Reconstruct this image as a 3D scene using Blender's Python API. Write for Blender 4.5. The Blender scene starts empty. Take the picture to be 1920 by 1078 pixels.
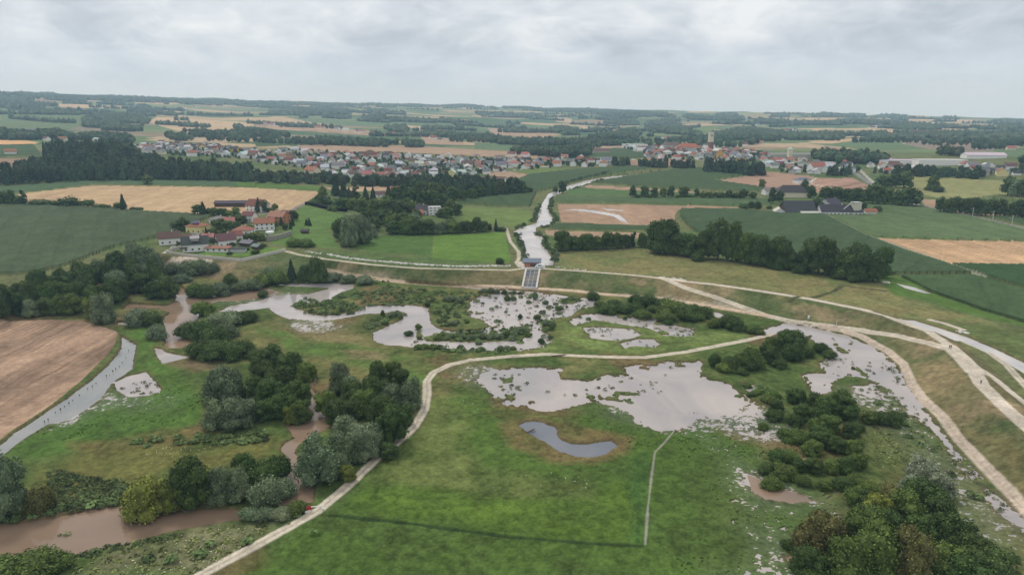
import bpy, math, random
import numpy as np
from mathutils import Matrix, Vector
random.seed(7); R_ = math.radians
rng = np.random.default_rng(11)
C = bpy.context.scene.collection
sc = bpy.context.scene
# ------------------------------------------------------------------ camera
FPX = 1280.0; CAMH = 100.0; PITCH = math.atan(331/1280)
cd = bpy.data.cameras.new('camera'); cam = bpy.data.objects.new('camera', cd); C.objects.link(cam)
cd.sensor_width = 36; cd.lens = 24; cd.clip_start = 1; cd.clip_end = 30000
cam.location = (0, 0, CAMH); cam.rotation_euler = (math.pi/2-PITCH, 0, 0); sc.camera = cam
# ------------------------------------------------------------------ world
sc.view_settings.view_transform = 'Standard'; sc.view_settings.look = 'None'
sc.view_settings.exposure = 0.0; sc.view_settings.gamma = 1
SUN_EL, SUN_AZ = R_(54), R_(-35)
wd = bpy.data.worlds.new('World'); sc.world = wd; wd.use_nodes = True
nt = wd.node_tree; nt.nodes.clear()
def N(t, kind, **kw):
    n = t.nodes.new(kind)
    for k, v in kw.items():
        if k.startswith('i_'):
            key = k[2:]; n.inputs[int(key) if key.isdigit() else key].default_value = v
        else: setattr(n, k, v)
    return n
def L(t, a, b): t.links.new(a, b)
def math_n(t, op, a, b=None, clamp=False):
    n = t.nodes.new('ShaderNodeMath'); n.operation = op; n.use_clamp = clamp
    for i, v in enumerate((a, b)):
        if v is None: continue
        if isinstance(v, (int, float)): n.inputs[i].default_value = v
        else: t.links.new(v, n.inputs[i])
    return n.outputs[0]
def ramp(t, fac, stops, interp='LINEAR'):
    n = t.nodes.new('ShaderNodeValToRGB'); cr = n.color_ramp; cr.interpolation = interp
    while len(cr.elements) < len(stops): cr.elements.new(0.5)
    for e, (p, c) in zip(cr.elements, stops): e.position = p; e.color = (*c, 1)
    t.links.new(fac, n.inputs[0]); return n.outputs[0]
def mixc(t, fac, a, b, blend='MIX'):
    n = t.nodes.new('ShaderNodeMix'); n.data_type = 'RGBA'; n.blend_type = blend
    for s, v in ((0, fac), (6, a), (7, b)):
        if isinstance(v, (int, float)): n.inputs[s].default_value = v
        elif isinstance(v, tuple): n.inputs[s].default_value = (*v, 1)
        else: t.links.new(v, n.inputs[s])
    return n.outputs[2]
sky = N(nt, 'ShaderNodeTexSky'); sky.sky_type = 'NISHITA'; sky.sun_disc = False
sky.sun_elevation = SUN_EL; sky.sun_rotation = SUN_AZ; sky.altitude = 400; sky.air_density = 1.3; sky.dust_density = 3
bgs = N(nt, 'ShaderNodeBackground', i_Strength=0.10); L(nt, sky.outputs[0], bgs.inputs[0])
tc = N(nt, 'ShaderNodeTexCoord'); sep = N(nt, 'ShaderNodeSeparateXYZ'); L(nt, tc.outputs['Generated'], sep.inputs[0])
zc = math_n(nt, 'MAXIMUM', sep.outputs[2], 0.0)
den = math_n(nt, 'ADD', zc, 0.13)
u = math_n(nt, 'DIVIDE', sep.outputs[0], den); v = math_n(nt, 'DIVIDE', sep.outputs[1], den)
comb = N(nt, 'ShaderNodeCombineXYZ'); L(nt, u, comb.inputs[0]); L(nt, v, comb.inputs[1]); comb.inputs[2].default_value = 3.3
vz = math_n(nt, 'MULTIPLY', zc, 2.0)
comb = N(nt, 'ShaderNodeCombineXYZ'); L(nt, sep.outputs[0], comb.inputs[0]); L(nt, sep.outputs[1], comb.inputs[1]); L(nt, vz, comb.inputs[2])
def cnoise(scale, det, rough, dist=0.0, loc=(0, 0, 0), sc3=(1, 1, 1)):
    mp = N(nt, 'ShaderNodeMapping'); mp.inputs['Location'].default_value = loc; mp.inputs['Scale'].default_value = sc3
    L(nt, comb.outputs[0], mp.inputs[0])
    n = N(nt, 'ShaderNodeTexNoise', i_Scale=scale, i_Detail=det, i_Roughness=rough, i_Distortion=dist); L(nt, mp.outputs[0], n.inputs[0]); return n.outputs[0]
n1 = cnoise(4.2, 7, 0.56, 0.5, (2.9, 1.4, 0.3), (1, 1, 1.2)); n2 = cnoise(13, 6, 0.6, 0.7, (4, 9, 0), (1, 1, 1.3))
nn = math_n(nt, 'ADD', math_n(nt, 'MULTIPLY', n1, 0.66), math_n(nt, 'MULTIPLY', n2, 0.34))
cl = ramp(nt, nn, [(0.36, (0.37, 0.43, 0.52)), (0.43, (0.48, 0.54, 0.63)), (0.49, (0.60, 0.66, 0.75)), (0.55, (0.72, 0.78, 0.85)), (0.63, (0.90, 0.94, 0.98))])
# pale band towards the horizon, brighter overcast towards the zenith
hz = ramp(nt, zc, [(0.0, (1, 1, 1)), (0.035, (0.75, 0.75, 0.75)), (0.10, (0.08, 0.08, 0.08)), (0.2, (0, 0, 0))])
c1 = mixc(nt, hz, cl, (0.58, 0.71, 0.86))
gain = ramp(nt, zc, [(0.0, (1, 1, 1)), (0.16, (1.0, 1.0, 1.0)), (0.6, (1.0, 1.0, 1.0)), (1.0, (1, 1, 1))])
zen = math_n(nt, 'ADD', math_n(nt, 'MULTIPLY', math_n(nt, 'POWER', zc, 0.9), 0.30), 1.0)
warm = mixc(nt, math_n(nt, 'MULTIPLY', zc, 1.6, True), c1, (0.74, 0.75, 0.75))
c2 = N(nt, 'ShaderNodeVectorMath', operation='SCALE'); L(nt, warm, c2.inputs[0]); L(nt, zen, c2.inputs['Scale'])
bgc = N(nt, 'ShaderNodeBackground', i_Strength=1.0); L(nt, c2.outputs[0], bgc.inputs[0])
mx = N(nt, 'ShaderNodeMixShader', i_0=0.93); L(nt, bgs.outputs[0], mx.inputs[1]); L(nt, bgc.outputs[0], mx.inputs[2])
wo = N(nt, 'ShaderNodeOutputWorld'); L(nt, mx.outputs[0], wo.inputs[0])
sd_ = bpy.data.lights.new('sun', 'SUN'); sd_.energy = 1.5; sd_.angle = R_(11); sd_.color = (1, 0.97, 0.92)
sun = bpy.data.objects.new('sun', sd_); C.objects.link(sun)
sdir = Vector((math.sin(SUN_AZ)*math.cos(SUN_EL), math.cos(SUN_AZ)*math.cos(SUN_EL), math.sin(SUN_EL)))
sun.rotation_euler = sdir.to_track_quat('Z', 'Y').to_euler(); sun.location = (0, 0, 600)
sc.cycles.max_bounces = 5; sc.cycles.diffuse_bounces = 2; sc.cycles.glossy_bounces = 2; sc.cycles.transmission_bounces = 2
sc.cycles.volume_bounces = 1; sc.cycles.transparent_max_bounces = 4; sc.cycles.use_denoising = True
# ------------------------------------------------------------------ numeric helpers
def pts(s): return [tuple(float(a) for a in q.split(',')) for q in s.split()]
def hash2(ix, iy, seed):
    h = (ix.astype(np.int64)*374761393 + iy.astype(np.int64)*668265263 + seed*1442695041) & 0x7fffffff
    h = ((h ^ (h >> 13))*1274126177) & 0x7fffffff
    return ((h ^ (h >> 16)) & 0xffff)/65535.0
def vnoise(x, y, s, seed):
    x = x/s; y = y/s; ix = np.floor(x); iy = np.floor(y); fx = x-ix; fy = y-iy
    fx = fx*fx*(3-2*fx); fy = fy*fy*(3-2*fy)
    a = hash2(ix, iy, seed); b = hash2(ix+1, iy, seed); c = hash2(ix, iy+1, seed); d = hash2(ix+1, iy+1, seed)
    return (a*(1-fx)+b*fx)*(1-fy)+(c*(1-fx)+d*fx)*fy
def fbm(x, y, s, seed, o=4, g=0.5):
    t = 0; a = 1; n = 0
    for k in range(o):
        t = t+a*vnoise(x*0.8+y*0.6, y*0.8-x*0.6, s, seed+k*17); n += a; a *= g; s /= 2.03
    return t/n
def sstep(a, b, x):
    t = np.clip((x-a)/(b-a), 0, 1); return t*t*(3-2*t)
def seg_dist(x, y, line):
    d = np.full(x.shape, 1e9)
    for (ax, ay), (bx, by) in zip(line[:-1], line[1:]):
        vx, vy = bx-ax, by-ay; q = vx*vx+vy*vy+1e-9
        t = np.clip(((x-ax)*vx+(y-ay)*vy)/q, 0, 1)
        d = np.minimum(d, (x-ax-t*vx)**2+(y-ay-t*vy)**2)
    return np.sqrt(d)
def inside(x, y, poly):
    c = np.zeros(x.shape, bool); n = len(poly)
    for i in range(n):
        ax, ay = poly[i]; bx, by = poly[(i+1) % n]
        if ay == by: continue
        m = (ay > y) != (by > y)
        c ^= m & (x < (bx-ax)*(y-ay)/(by-ay)+ax)
    return c
def boxmask(x, y, P, m):
    xs = [p[0] for p in P]; ys = [p[1] for p in P]
    return (x > min(xs)-m) & (x < max(xs)+m) & (y > min(ys)-m) & (y < max(ys)+m)
def sdist(x, y, poly, m=8.0):
    """signed distance, positive inside, -m or less far outside"""
    o = np.full(x.shape, -m); k = boxmask(x, y, poly, m)
    if k.any():
        xx, yy = x[k], y[k]; d = seg_dist(xx, yy, list(poly)+[poly[0]])
        o[k] = np.where(inside(xx, yy, poly), d, -np.minimum(d, m))
    return o
SP, CP = math.sin(PITCH), math.cos(PITCH)
def ray(px, py):
    a = (px-960)/FPX; b = (539-py)/FPX
    return np.array([a, CP+b*SP, -SP+b*CP])
def on_plane(px, py, z):
    d = ray(px, py); t = (CAMH-z)/-d[2]; return (d[0]*t, d[1]*t)
# ------------------------------------------------------------------ terrain height
CREST_Z, TOE_Z, OUT_Z, IN_Z = 7.5, 0.8, 4.7, 0.55
CREST_PX = pts("300,476 346,481 453,491 535,471 563,478 605,485 693,496 781,503 881,505 956,507 985,503 1023,504 1085,508 1148,513 1198,517 1240,521 1285,528 1335,533 1385,540 1440,548 1515,560 1615,580 1660,591 1703,608 1740,621 1773,643 1803,670 1828,698 1840,720 1878,758 1918,793 1990,860 2150,1010 2450,1290")
TOE_PX = pts("300,500 346,512 420,530 500,522 560,514 614,511 655,517 705,524 768,531 855,537 956,541 1023,544 1073,547 1135,554 1211,559 1311,573 1373,584 1438,595 1478,604 1565,618 1615,632 1665,660 1694,685 1709,720 1728,747 1766,783 1816,845 1853,883 1891,923 1960,1000 2080,1130 2300,1390")
CREST = [on_plane(x, y, CREST_Z) for x, y in CREST_PX]; TOE = [on_plane(x, y, TOE_Z) for x, y in TOE_PX]
FRONT = CREST+TOE[::-1]
LEFT_EDGE = [on_plane(x, y, 3) for x, y in pts("-500,660 -200,640 0,600 120,525 250,478")]
OUTP = [(-12000, 200)]+LEFT_EDGE+CREST+[(400, 60), (12000, 60), (12000, 14000), (-12000, 14000)]
COLS = [0, 960, 1920]
DT = [1400, 1700, 2000, 2500, 3000, 3800, 4800, 6000, 7500]
ROWS = {0: [291, 275, 260, 243, 228, 208, 190, 178, 173], 960: [293, 281, 270, 257, 247, 234, 221, 209, 201], 1920: [295, 285, 276, 266, 257, 247, 238, 230, 225]}
ZT = {}
for c in COLS:
    zz = []
    for D, r in zip(DT, ROWS[c]):
        d = ray(c, r); zz.append(CAMH+D*d[2]/math.hypot(d[0], d[1]))
    ZT[c] = np.array([OUT_Z, OUT_Z]+zz+[zz[-1]-60, zz[-1]-400]); 
DX = np.array([0, 1000]+DT+[8200, 9500])
def Hbase(x, y):
    x = np.asarray(x, float); y = np.asarray(y, float)
    D = np.hypot(x, y); az = np.clip(x/np.maximum(y, 1), -2, 2); px = 960+az*FPX*(CP+0.24*SP)
    zl, zm, zr = (np.interp(D, DX, ZT[c]) for c in COLS)
    t = np.clip(px/1920, -0.3, 1.3)*2
    z = np.where(t < 1, zl*(1-t)+zm*t, zm*(2-t)+zr*(t-1))
    hill = (fbm(x, y, 900, 5, 3)-0.5)*2*27*sstep(1700, 4500, D)*(1-0.75*sstep(5200, 7400, D))
    z = z+hill+(fbm(x, y, 260, 9, 2)-0.5)*2*15*sstep(6000, 7500, D)
    lf = sstep(0.16, 0.42, -az)
    z = z+lf*(8*sstep(400, 720, D))*(1-0.5*sstep(900, 1500, D))
    sd = np.full(x.shape, 60.0); k = D < 900
    xx, yy = x[k], y[k]
    dd = seg_dist(xx, yy, LEFT_EDGE+CREST); ins = inside(xx, yy, OUTP); s = np.where(ins, dd, -dd); sd[k] = s
    zi = IN_Z+0.0*xx
    left = sstep(-40, -140, xx)*sstep(150, 260, yy)
    zi = zi+0.9*left*sstep(-140, -215, xx)
    w = sstep(-4, 4, s); zb = zi*(1-w)+z[k]*w
    dc = seg_dist(xx, yy, CREST); dt = seg_dist(xx, yy, TOE)
    hw = 2.6+2.4*sstep(95, 150, xx)*sstep(270, 200, yy)
    e = np.maximum(dc-hw, 0); tt = e/(e+dt+1e-6); zf = CREST_Z*(1-tt)+TOE_Z*tt
    fin = inside(xx, yy, FRONT)
    back = np.maximum(zb, CREST_Z-e/2.6)
    zb = np.where(fin, zf, np.where(ins | (dc < hw), back, zb))
    z[k] = zb
    return z
_Dm = np.concatenate([np.arange(70, 1000, 1.5), np.arange(1000, 8000, 8)])
def G(px, py):
    """point of the ground seen at a pixel of the photograph"""
    d = ray(px, py); h = math.hypot(d[0], d[1]); ux, uy = d[0]/h, d[1]/h; sl = d[2]/h
    g = Hbase(ux*_Dm, uy*_Dm)-(CAMH+_Dm*sl)
    i = np.argmax(g > 0)
    if g[i] <= 0: D = 7400.0
    elif i == 0: D = _Dm[0]
    else: D = _Dm[i-1]+(_Dm[i]-_Dm[i-1])*(-g[i-1])/(g[i]-g[i-1])
    return (ux*D, uy*D)
def GP(s): return [G(*p) for p in (pts(s) if isinstance(s, str) else s)]
# ------------------------------------------------------------------ materials of the land
GM = (0.055, 0.088, 0.038); GMD = (0.040, 0.078, 0.030); GL = (0.120, 0.165, 0.050); GB = (0.088, 0.150, 0.034); GY = (0.105, 0.155, 0.075)
WH = (0.44, 0.31, 0.185); WHF = (0.44, 0.32, 0.20); ST = (0.33, 0.23, 0.155); BR = (0.27, 0.18, 0.125); OL = (0.235, 0.235, 0.10); LAWN = (0.095, 0.17, 0.035)
DRY = (0.205, 0.175, 0.085); GRAVEL = (0.52, 0.455, 0.37); ASPH = (0.20, 0.20, 0.20)
# name, colour, outline in the photograph, crop height, texture (row spacing, angle, strength, blotch strength), edge wobble
FIELDS = [
 ('field', (0.115,0.16,0.075), "0,205 60,208 155,218 150,238 120,243 38,248 0,240", 1, (0,0,0,.1), 3),
 ('field', (0.20,0.17,0.12), "123,243 163,239 213,243 305,250 303,254 200,250", 0, (0,0,0,.1), 2),
 ('field', WHF, "295,219 360,222 440,228 480,232 458,248 350,249 278,229", 0, (0,0,0,.15), 2),
 ('field', (0.45,0.31,0.20), "105,195 245,199 240,204 113,201", 0, (0,0,0,.1), 2),
 ('field', ST, "480,233 590,238 698,246 700,255 593,248 480,241", 0, (9,.3,.1,.12), 2),
 ('field', GY, "530,220 688,228 725,231 725,235 655,236 585,230", 1, (0,0,0,.1), 2),
 ('field', WHF, "760,235 868,243 820,246 780,244", 0, (0,0,0,.1), 2),
 ('field', GY, "808,229 893,232 910,248 868,241", 1, (0,0,0,.1), 2),
 ('field', ST, "913,240 958,243 1020,246 1053,253 1010,260 960,255 925,253", 0, (0,0,0,.12), 2),
 ('field', GY, "960,236 1023,244 958,242", 1, (0,0,0,.1), 2),
 ('field', ST, "788,255 870,263 870,273 793,270", 0, (0,0,0,.1), 2),
 ('field', GY, "890,268 958,270 958,283 890,280", 1, (0,0,0,.1), 2),
 ('field', (0.15,0.2,0.08), "960,269 1095,276 1095,279 960,273", 1, (0,0,0,.1), 1),
 ('stubble_field', ST, "558,273 655,268 805,275 958,285 1053,295 1053,299 985,297 880,292 730,285 563,284", 0, (0,0,0,.12), 2),
 ('field', GM, "480,264 610,268 558,273 480,276", 1.5, (0,0,0,.1), 2),
 ('field', GM, "1095,293 1150,278 1185,280 1220,293 1178,300", 1.5, (0,0,0,.1), 2),
 ('field', BR, "1180,302 1225,295 1300,300 1250,313 1178,313", 0, (0,0,0,.12), 2),
 ('field', (0.40,0.30,0.20), "1035,220 1073,223 1070,231 1045,229", 0, (0,0,0,.1), 2),
 ('field', WHF, "1073,235 1128,241 1092,240", 0, (0,0,0,.1), 2),
 ('field', WHF, "1223,263 1255,261 1283,265 1283,269 1240,267", 0, (0,0,0,.1), 2),
 ('field', WHF, "1175,258 1208,262 1180,262", 0, (0,0,0,.1), 2),
 ('field', GY, "1135,244 1225,253 1215,258 1150,252", 1, (0,0,0,.1), 2),
 ('field', GL, "1303,240 1348,239 1330,246 1305,246", 0, (0,0,0,.1), 2),
 ('field', WHF, "1410,220 1438,219 1438,226 1418,226", 0, (0,0,0,.1), 2),
 ('wheat_field', WH, "1513,266 1580,261 1640,258 1600,265 1555,270", 0, (0,0,0,.1), 2),
 ('field', GY, "1515,270 1560,270 1600,265 1640,260 1673,255 1705,261 1690,270 1740,280 1640,283 1565,275", 1, (0,0,0,.12), 3),
 ('field', (0.215,0.17,0.135), "1690,263 1795,263 1815,270 1883,278 1840,286 1740,280 1700,272", 0, (0,0,0,.12), 3),
 ('wheat_field', WHF, "1795,263 1860,267 1915,275 1880,278 1815,270", 0, (0,0,0,.1), 2),
 ('field', GY, "1803,243 1918,241 1918,253 1845,254", 1, (0,0,0,.1), 2),
 ('field', ST, "1763,245 1803,244 1845,254 1768,251", 0, (0,0,0,.1), 2),
 ('field', WHF, "1580,246 1625,248 1603,253 1583,252", 0, (0,0,0,.1), 2),
 ('field', WHF, "1503,221 1588,221 1560,225 1510,225", 0, (0,0,0,.1), 2),
 ('field', WHF, "1708,223 1830,226 1820,230 1720,227", 0, (0,0,0,.1), 2),
 ('field', WHF, "1510,241 1565,240 1530,246", 0, (0,0,0,.1), 2),
 ('field', (0.25,0.18,0.14), "1545,273 1615,285 1545,285", 0, (0,0,0,.1), 2),
 ('field', GY, "1863,283 1918,281 1918,295 1880,296", 1, (0,0,0,.1), 2),
 ('wheat_field', (0.55,0.33,0.16), "-40,262 50,264 74,268 62,271 -40,272", 0, (0,0,0,.1), 2),
 ('field', GM, "-40,273 62,271 76,290 76,293 -40,296", 1.5, (0,0,0,.1), 2),
 ('field', BR, "-40,298 60,297 50,310 -40,317", 0, (0,0,0,.1), 2),
 ('maize_field', (0.07,0.115,0.055), "-60,352 0,350 175,340 330,339 480,344 480,351 175,346 33,362 -60,366", 1.5, (0,0,0,.08), 1),
 ('meadow', GB, "445,343 480,344 603,350 600,358 480,352 445,350", 0, (0,0,0,.1), 1),
 ('wheat_field', WH, "33,364 175,348 480,353 605,360 575,378 538,397 430,401 363,402 270,397 150,388 50,383", 0, (14,0.15,.05,.07), 1),
 ('stubble_field', (0.42,0.29,0.19), "605,352 700,350 780,350 780,358 700,358 640,360", 0, (0,0,0,.08), 1),
 ('maize_field', (0.066,0.090,0.046), "-100,383 0,384 150,389 270,398 363,403 400,404 345,430 290,447 210,465 120,500 70,512 0,517 -150,530", 2.2, (5.5,0.5,.05,.12), 1),
 ('stubble_field', ST, "900,323 960,322 990,327 962,340 945,340", 0, (0,0,0,.1), 1),
 ('meadow', GL, "960,323 993,314 1065,315 1048,321 1010,326 993,327", 0, (0,0,0,.08), 1),
 ('maize_field', GM, "960,341 993,328 1085,318 1185,312 1225,316 1135,328 1065,344 1045,353 1005,360 985,352 955,350", 2.5, (8,0.9,.05,.07), 1),
 ('maize_field', GM, "1100,343 1190,330 1258,320 1315,315 1323,323 1396,329 1333,338 1420,351 1423,361 1210,351 1178,349", 2.5, (8,0.9,.05,.07), 1),
 ('stubble_field', ST, "1093,347 1175,351 1330,361 1300,362 1185,357 1100,353", 0, (0,0,0,.08), 1),
 ('field', (0.08,0.135,0.05), "1065,355 1100,354 1180,359 1305,363 1305,371 1060,366", 0.8, (0,0,0,.08), 1),
 ('maize_field', GM, "858,378 958,367 1005,361 993,389 960,389 866,383", 2.5, (5,0.2,.06,.07), 1),
 ('meadow', GL, "862,389 958,391 993,394 999,410 990,425 945,425 880,415 858,403", 0, (0,0,0,.2), 2),
 ('maize_field', (0.075,0.115,0.05), "1043,369 1250,371 1438,374 1445,386 1383,386 1044,380", 2.0, (0,0,0,.08), 1),
 ('stubble_field', (0.32,0.215,0.145), "1045,383 1220,384 1383,388 1383,392 1273,393 1265,405 1268,420 1210,423 1053,419", 0, (7,0.05,.05,.1), 1),
 ('maize_field', GM, "1035,421 1053,420 1210,424 1265,423 1270,434 1035,430", 1.5, (0,0,0,.08), 1),
 ('stubble_field', ST, "1020,432 1200,436 1210,448 1060,446 1025,440", 0, (0,0,0,.1), 2),
 ('maize_field', (0.056,0.088,0.040), "1276,393 1383,394 1440,400 1543,402 1622,443 1775,497 1823,515 1655,516 1560,505 1440,480 1330,450 1290,425 1276,405", 2.4, (6,-0.65,.05,.08), 1),
 ('field', (0.10,0.145,0.062), "1615,382 1700,384 1758,390 1840,411 1918,430 2050,440 2050,454 1918,452 1760,448 1630,443 1549,403 1560,392", 1.2, (10,0.1,.05,.09), 1),
 ('wheat_field', (0.44,0.29,0.17), "1632,446 1760,450 2060,456 2060,500 1920,498 1781,496", 0, (4,0.05,.08,.1), 1),
 ('maize_field', GMD, "1783,498 1920,500 2060,502 2060,575 1918,541 1843,519", 2.4, (0,0,0,.07), 1),
 ('maize_field', (0.060,0.098,0.040), "1690,519 1826,518 1843,522 1918,545 2050,580 2050,640 1918,604 1840,581 1748,548", 1.6, (5,-0.5,.05,.1), 1),
 ('meadow', GB, "1653,516 1688,518 1748,549 1840,583 1918,606 2000,630 2000,645 1918,612 1815,588 1728,560 1675,553 1655,530", 0, (0,0,0,.15), 2),
 ('field', ST, "1723,372 1753,375 1770,388 1840,392 1918,402 1918,406 1840,404 1790,398 1735,387", 0, (0,0,0,.1), 1),
 ('maize_field', GM, "1845,405 1918,409 2000,414 2000,432 1918,423", 1.5, (0,0,0,.08), 1),
 ('field', OL, "1705,331 1790,334 1880,338 2000,345 2000,380 1918,377 1880,365 1800,374 1755,371 1653,350 1700,350", 0.8, (0,0,0,.12), 1),
 ('stubble_field', (0.33,0.21,0.155), "1530,334 1600,334 1630,348 1620,364 1560,352 1518,344", 0, (16,-0.9,.16,.08), 1),
 ('stubble_field', (0.32,0.21,0.15), "1343,339 1400,330 1440,322 1528,331 1518,344 1560,353 1600,366 1530,362 1440,352 1408,349", 0, (0,0,0,.1), 1),
 ('meadow', (0.075,0.130,0.034), "655,463 680,448 706,440 813,441 808,478 740,477 700,473", 0, (5,1.2,.05,.09), 1),
 ('meadow', (0.105,0.178,0.036), "813,441 946,435 951,460 958,485 956,493 811,486", 0, (5,1.45,.04,.06), 1),
 ('meadow', (0.10,0.165,0.045), "543,402 575,386 680,412 640,422 613,430 628,450 640,468 580,462 538,462 505,455 540,430", 0, (0,0,0,.12), 2),
 ('meadow', (0.12,0.20,0.045), "368,478 460,480 500,474 530,466 500,463 440,470 390,468", 0, (0,0,0,.1), 1),
 ('stubble_field', (0.27,0.182,0.125), "-160,596 0,596 100,599 160,603 222,622 215,645 200,665 150,715 88,765 25,806 0,826 -200,960", 0, (5.0,0.02,.20,.20), 1),
]
# soft colour zones of the meadows: colour, outline, softness in metres
ZONES = [
 ((0.072,0.120,0.026), "610,960 700,890 780,830 860,720 900,752 1000,775 1200,775 1290,790 1400,835 1470,900 1560,960 1480,1100 380,1120", 5),
 ((0.120,0.148,0.045), "800,745 880,775 872,830 905,880 1100,905 1118,935 1000,934 880,925 760,912 700,898 770,840 795,790", 4),
 ((0.150,0.120,0.050), "935,795 1000,778 1060,790 1120,805 1185,820 1182,850 1120,872 1030,868 960,835", 2),
 ((0.092,0.150,0.026), "655,955 700,908 860,925 1000,938 1115,940 1190,900 1205,1012 960,995 760,970", 3),
 ((0.050,0.105,0.026), "1190,870 1215,850 1208,1018 1185,1015", 2),
 ((0.092,0.132,0.036), "1400,840 1480,930 1440,1078 1300,1078 1320,940", 9),
 ((0.078,0.140,0.030), "228,628 283,608 290,660 340,708 378,740 378,792 330,812 200,828 120,848 40,862 20,840 130,790 205,745 250,690", 3),
 ((0.085,0.135,0.034), "480,612 640,642 790,672 812,690 800,748 770,762 700,700 640,672 540,660", 4),
 ((0.140,0.185,0.055), "1060,600 1180,595 1300,620 1420,630 1400,640 1220,662 1080,660 1000,655 1040,630", 6),
 ((0.105,0.125,0.042), "1560,740 1650,720 1700,780 1790,890 1900,1010 1980,1100 1700,1100 1680,900 1620,840", 8),
 ((0.150,0.120,0.045), "150,830 260,815 360,810 350,830 240,850 170,860", 5),
 ((0.130,0.130,0.040), "60,870 250,840 420,820 520,830 520,880 330,900 100,940 60,930", 9),
 ((0.165,0.165,0.085), "220,1000 400,975 520,975 480,1010 380,1078 150,1078", 6),
 ((0.140,0.110,0.060), "310,675 420,670 440,690 360,695", 4),
 ((0.190,0.150,0.080), "640,655 720,660 715,678 660,672", 3),
 ((0.165,0.140,0.065), "560,615 660,625 690,640 600,640", 5),
]
BASIN = [
 # kind, marshy edge (m), outline
 ('brown', 1.5, "333,532 350,543 372,549 408,551 440,548 480,538 500,540 520,546 500,555 470,560 440,563 406,562 392,569 374,584 366,600 352,624 358,650 326,651 308,646 310,612 306,594 318,584 300,577 226,578 240,565 270,568 313,570 325,560"),
 ('silt', 2.5, "513,532 620,529 662,533 663,541 640,547 620,557 612,567 545,572 575,586 610,590 665,583 685,571 775,570 808,577 803,598 812,611 835,618 905,622 930,628 960,640 975,655 920,657 838,652 806,646 776,650 731,647 710,641 695,622 730,608 756,598 765,586 745,580 720,586 683,588 640,597 605,598 542,597 522,591 502,577 470,580 440,584 410,582 430,572 480,563 515,553 580,550 618,539 560,536"),
 ('silt', 4, "925,541 985,545 1040,550 1113,560 1122,570 1085,580 1062,592 1035,596 1015,604 1012,618 1035,632 1020,648 1000,652 972,655 950,648 905,645 860,642 830,640 800,640 790,630 830,620 900,618 918,610 915,600 893,596 876,588 880,575 890,560 905,553 935,550"),
 ('silt', 1, "760,527 800,528 860,533 925,540 930,545 860,538 800,533 760,531"),
 ('silt', 5, "1068,602 1100,587 1140,584 1165,592 1200,590 1240,603 1300,613 1307,622 1285,629 1250,628 1230,620 1200,612 1165,607 1140,602 1100,604 1080,610"),
 ('silt', 2, "1095,613 1123,611 1186,615 1203,625 1185,633 1155,637 1110,633 1098,622"),
 ('silt', 2, "1160,643 1185,636 1198,633 1223,634 1240,643 1228,650 1185,648 1172,652"),
 ('silt', 1, "1322,581 1345,584 1362,590 1346,594"),
 ('silt', 5, "893,712 900,700 921,694 960,689 1010,688 1043,688 1040,700 1047,711 1085,712 1112,709 1140,702 1186,703 1170,690 1155,685 1195,684 1210,686 1238,686 1243,679 1311,678 1316,703 1361,715 1390,735 1424,768 1390,777 1345,776 1312,784 1295,794 1275,803 1235,802 1195,790 1182,766 1150,752 1120,752 1078,759 1010,767 985,760 950,757 926,752 921,738"),
 ('clear', 1, "973,795 985,789 1000,787 1018,790 1043,800 1048,818 1070,829 1100,830 1145,823 1156,832 1135,848 1110,855 1080,853 1050,845 1023,826 993,812"),
 ('silt', 3, "1415,622 1445,612 1473,604 1540,615 1590,628 1640,648 1673,673 1692,697 1704,724 1711,742 1751,783 1781,825 1812,862 1853,908 1890,948 1930,990 1910,985 1870,955 1823,884 1790,855 1765,823 1745,805 1715,780 1680,745 1640,713 1605,706 1580,706 1557,716 1560,730 1525,741 1505,700 1545,697 1541,678 1555,655 1518,633 1473,622 1450,625"),
 ('silt', 3.5, "1595,722 1640,715 1660,745 1625,740"),
 ('brown', 1.2, "-80,990 0,981 100,968 188,946 240,946 288,955 411,950 455,952 453,971 413,976 325,993 238,1016 175,1031 120,1042 25,1043 -80,1080"),
 ('brown', 1.2, "563,695 592,700 592,712 585,728 600,742 616,755 606,775 630,793 610,800 588,812 562,825 552,842 560,870 562,893 587,905 582,938 530,945 470,948 478,930 518,925 540,890 545,870 528,842 533,830 555,818 535,795 565,783 580,755 573,722"),
 ('grey', 1.0, "228,628 256,645 247,690 215,712 195,735 165,762 125,785 88,792 63,808 25,832 -10,860 -60,900 -60,870 0,833 25,812 88,770 135,737 175,707 213,670 226,650"),
 ('silt', 1.0, "210,715 238,703 273,695 291,713 301,730 276,739 240,741 218,729"),
 ('silt', 1.0, "290,650 301,653 313,660 356,668 306,680 296,668"),
 ('silt', 1.0, "219,601 240,600 239,608 222,607"),
 ('brown', 2, "1400,886 1414,890 1440,905 1500,922 1528,936 1480,940 1435,934 1410,916"),
 ('silt', 2, "1388,715 1420,722 1425,742 1410,740"),
 ('brown', 1.5, "1470,1040 1500,1030 1500,1048 1480,1052"),
]
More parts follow.
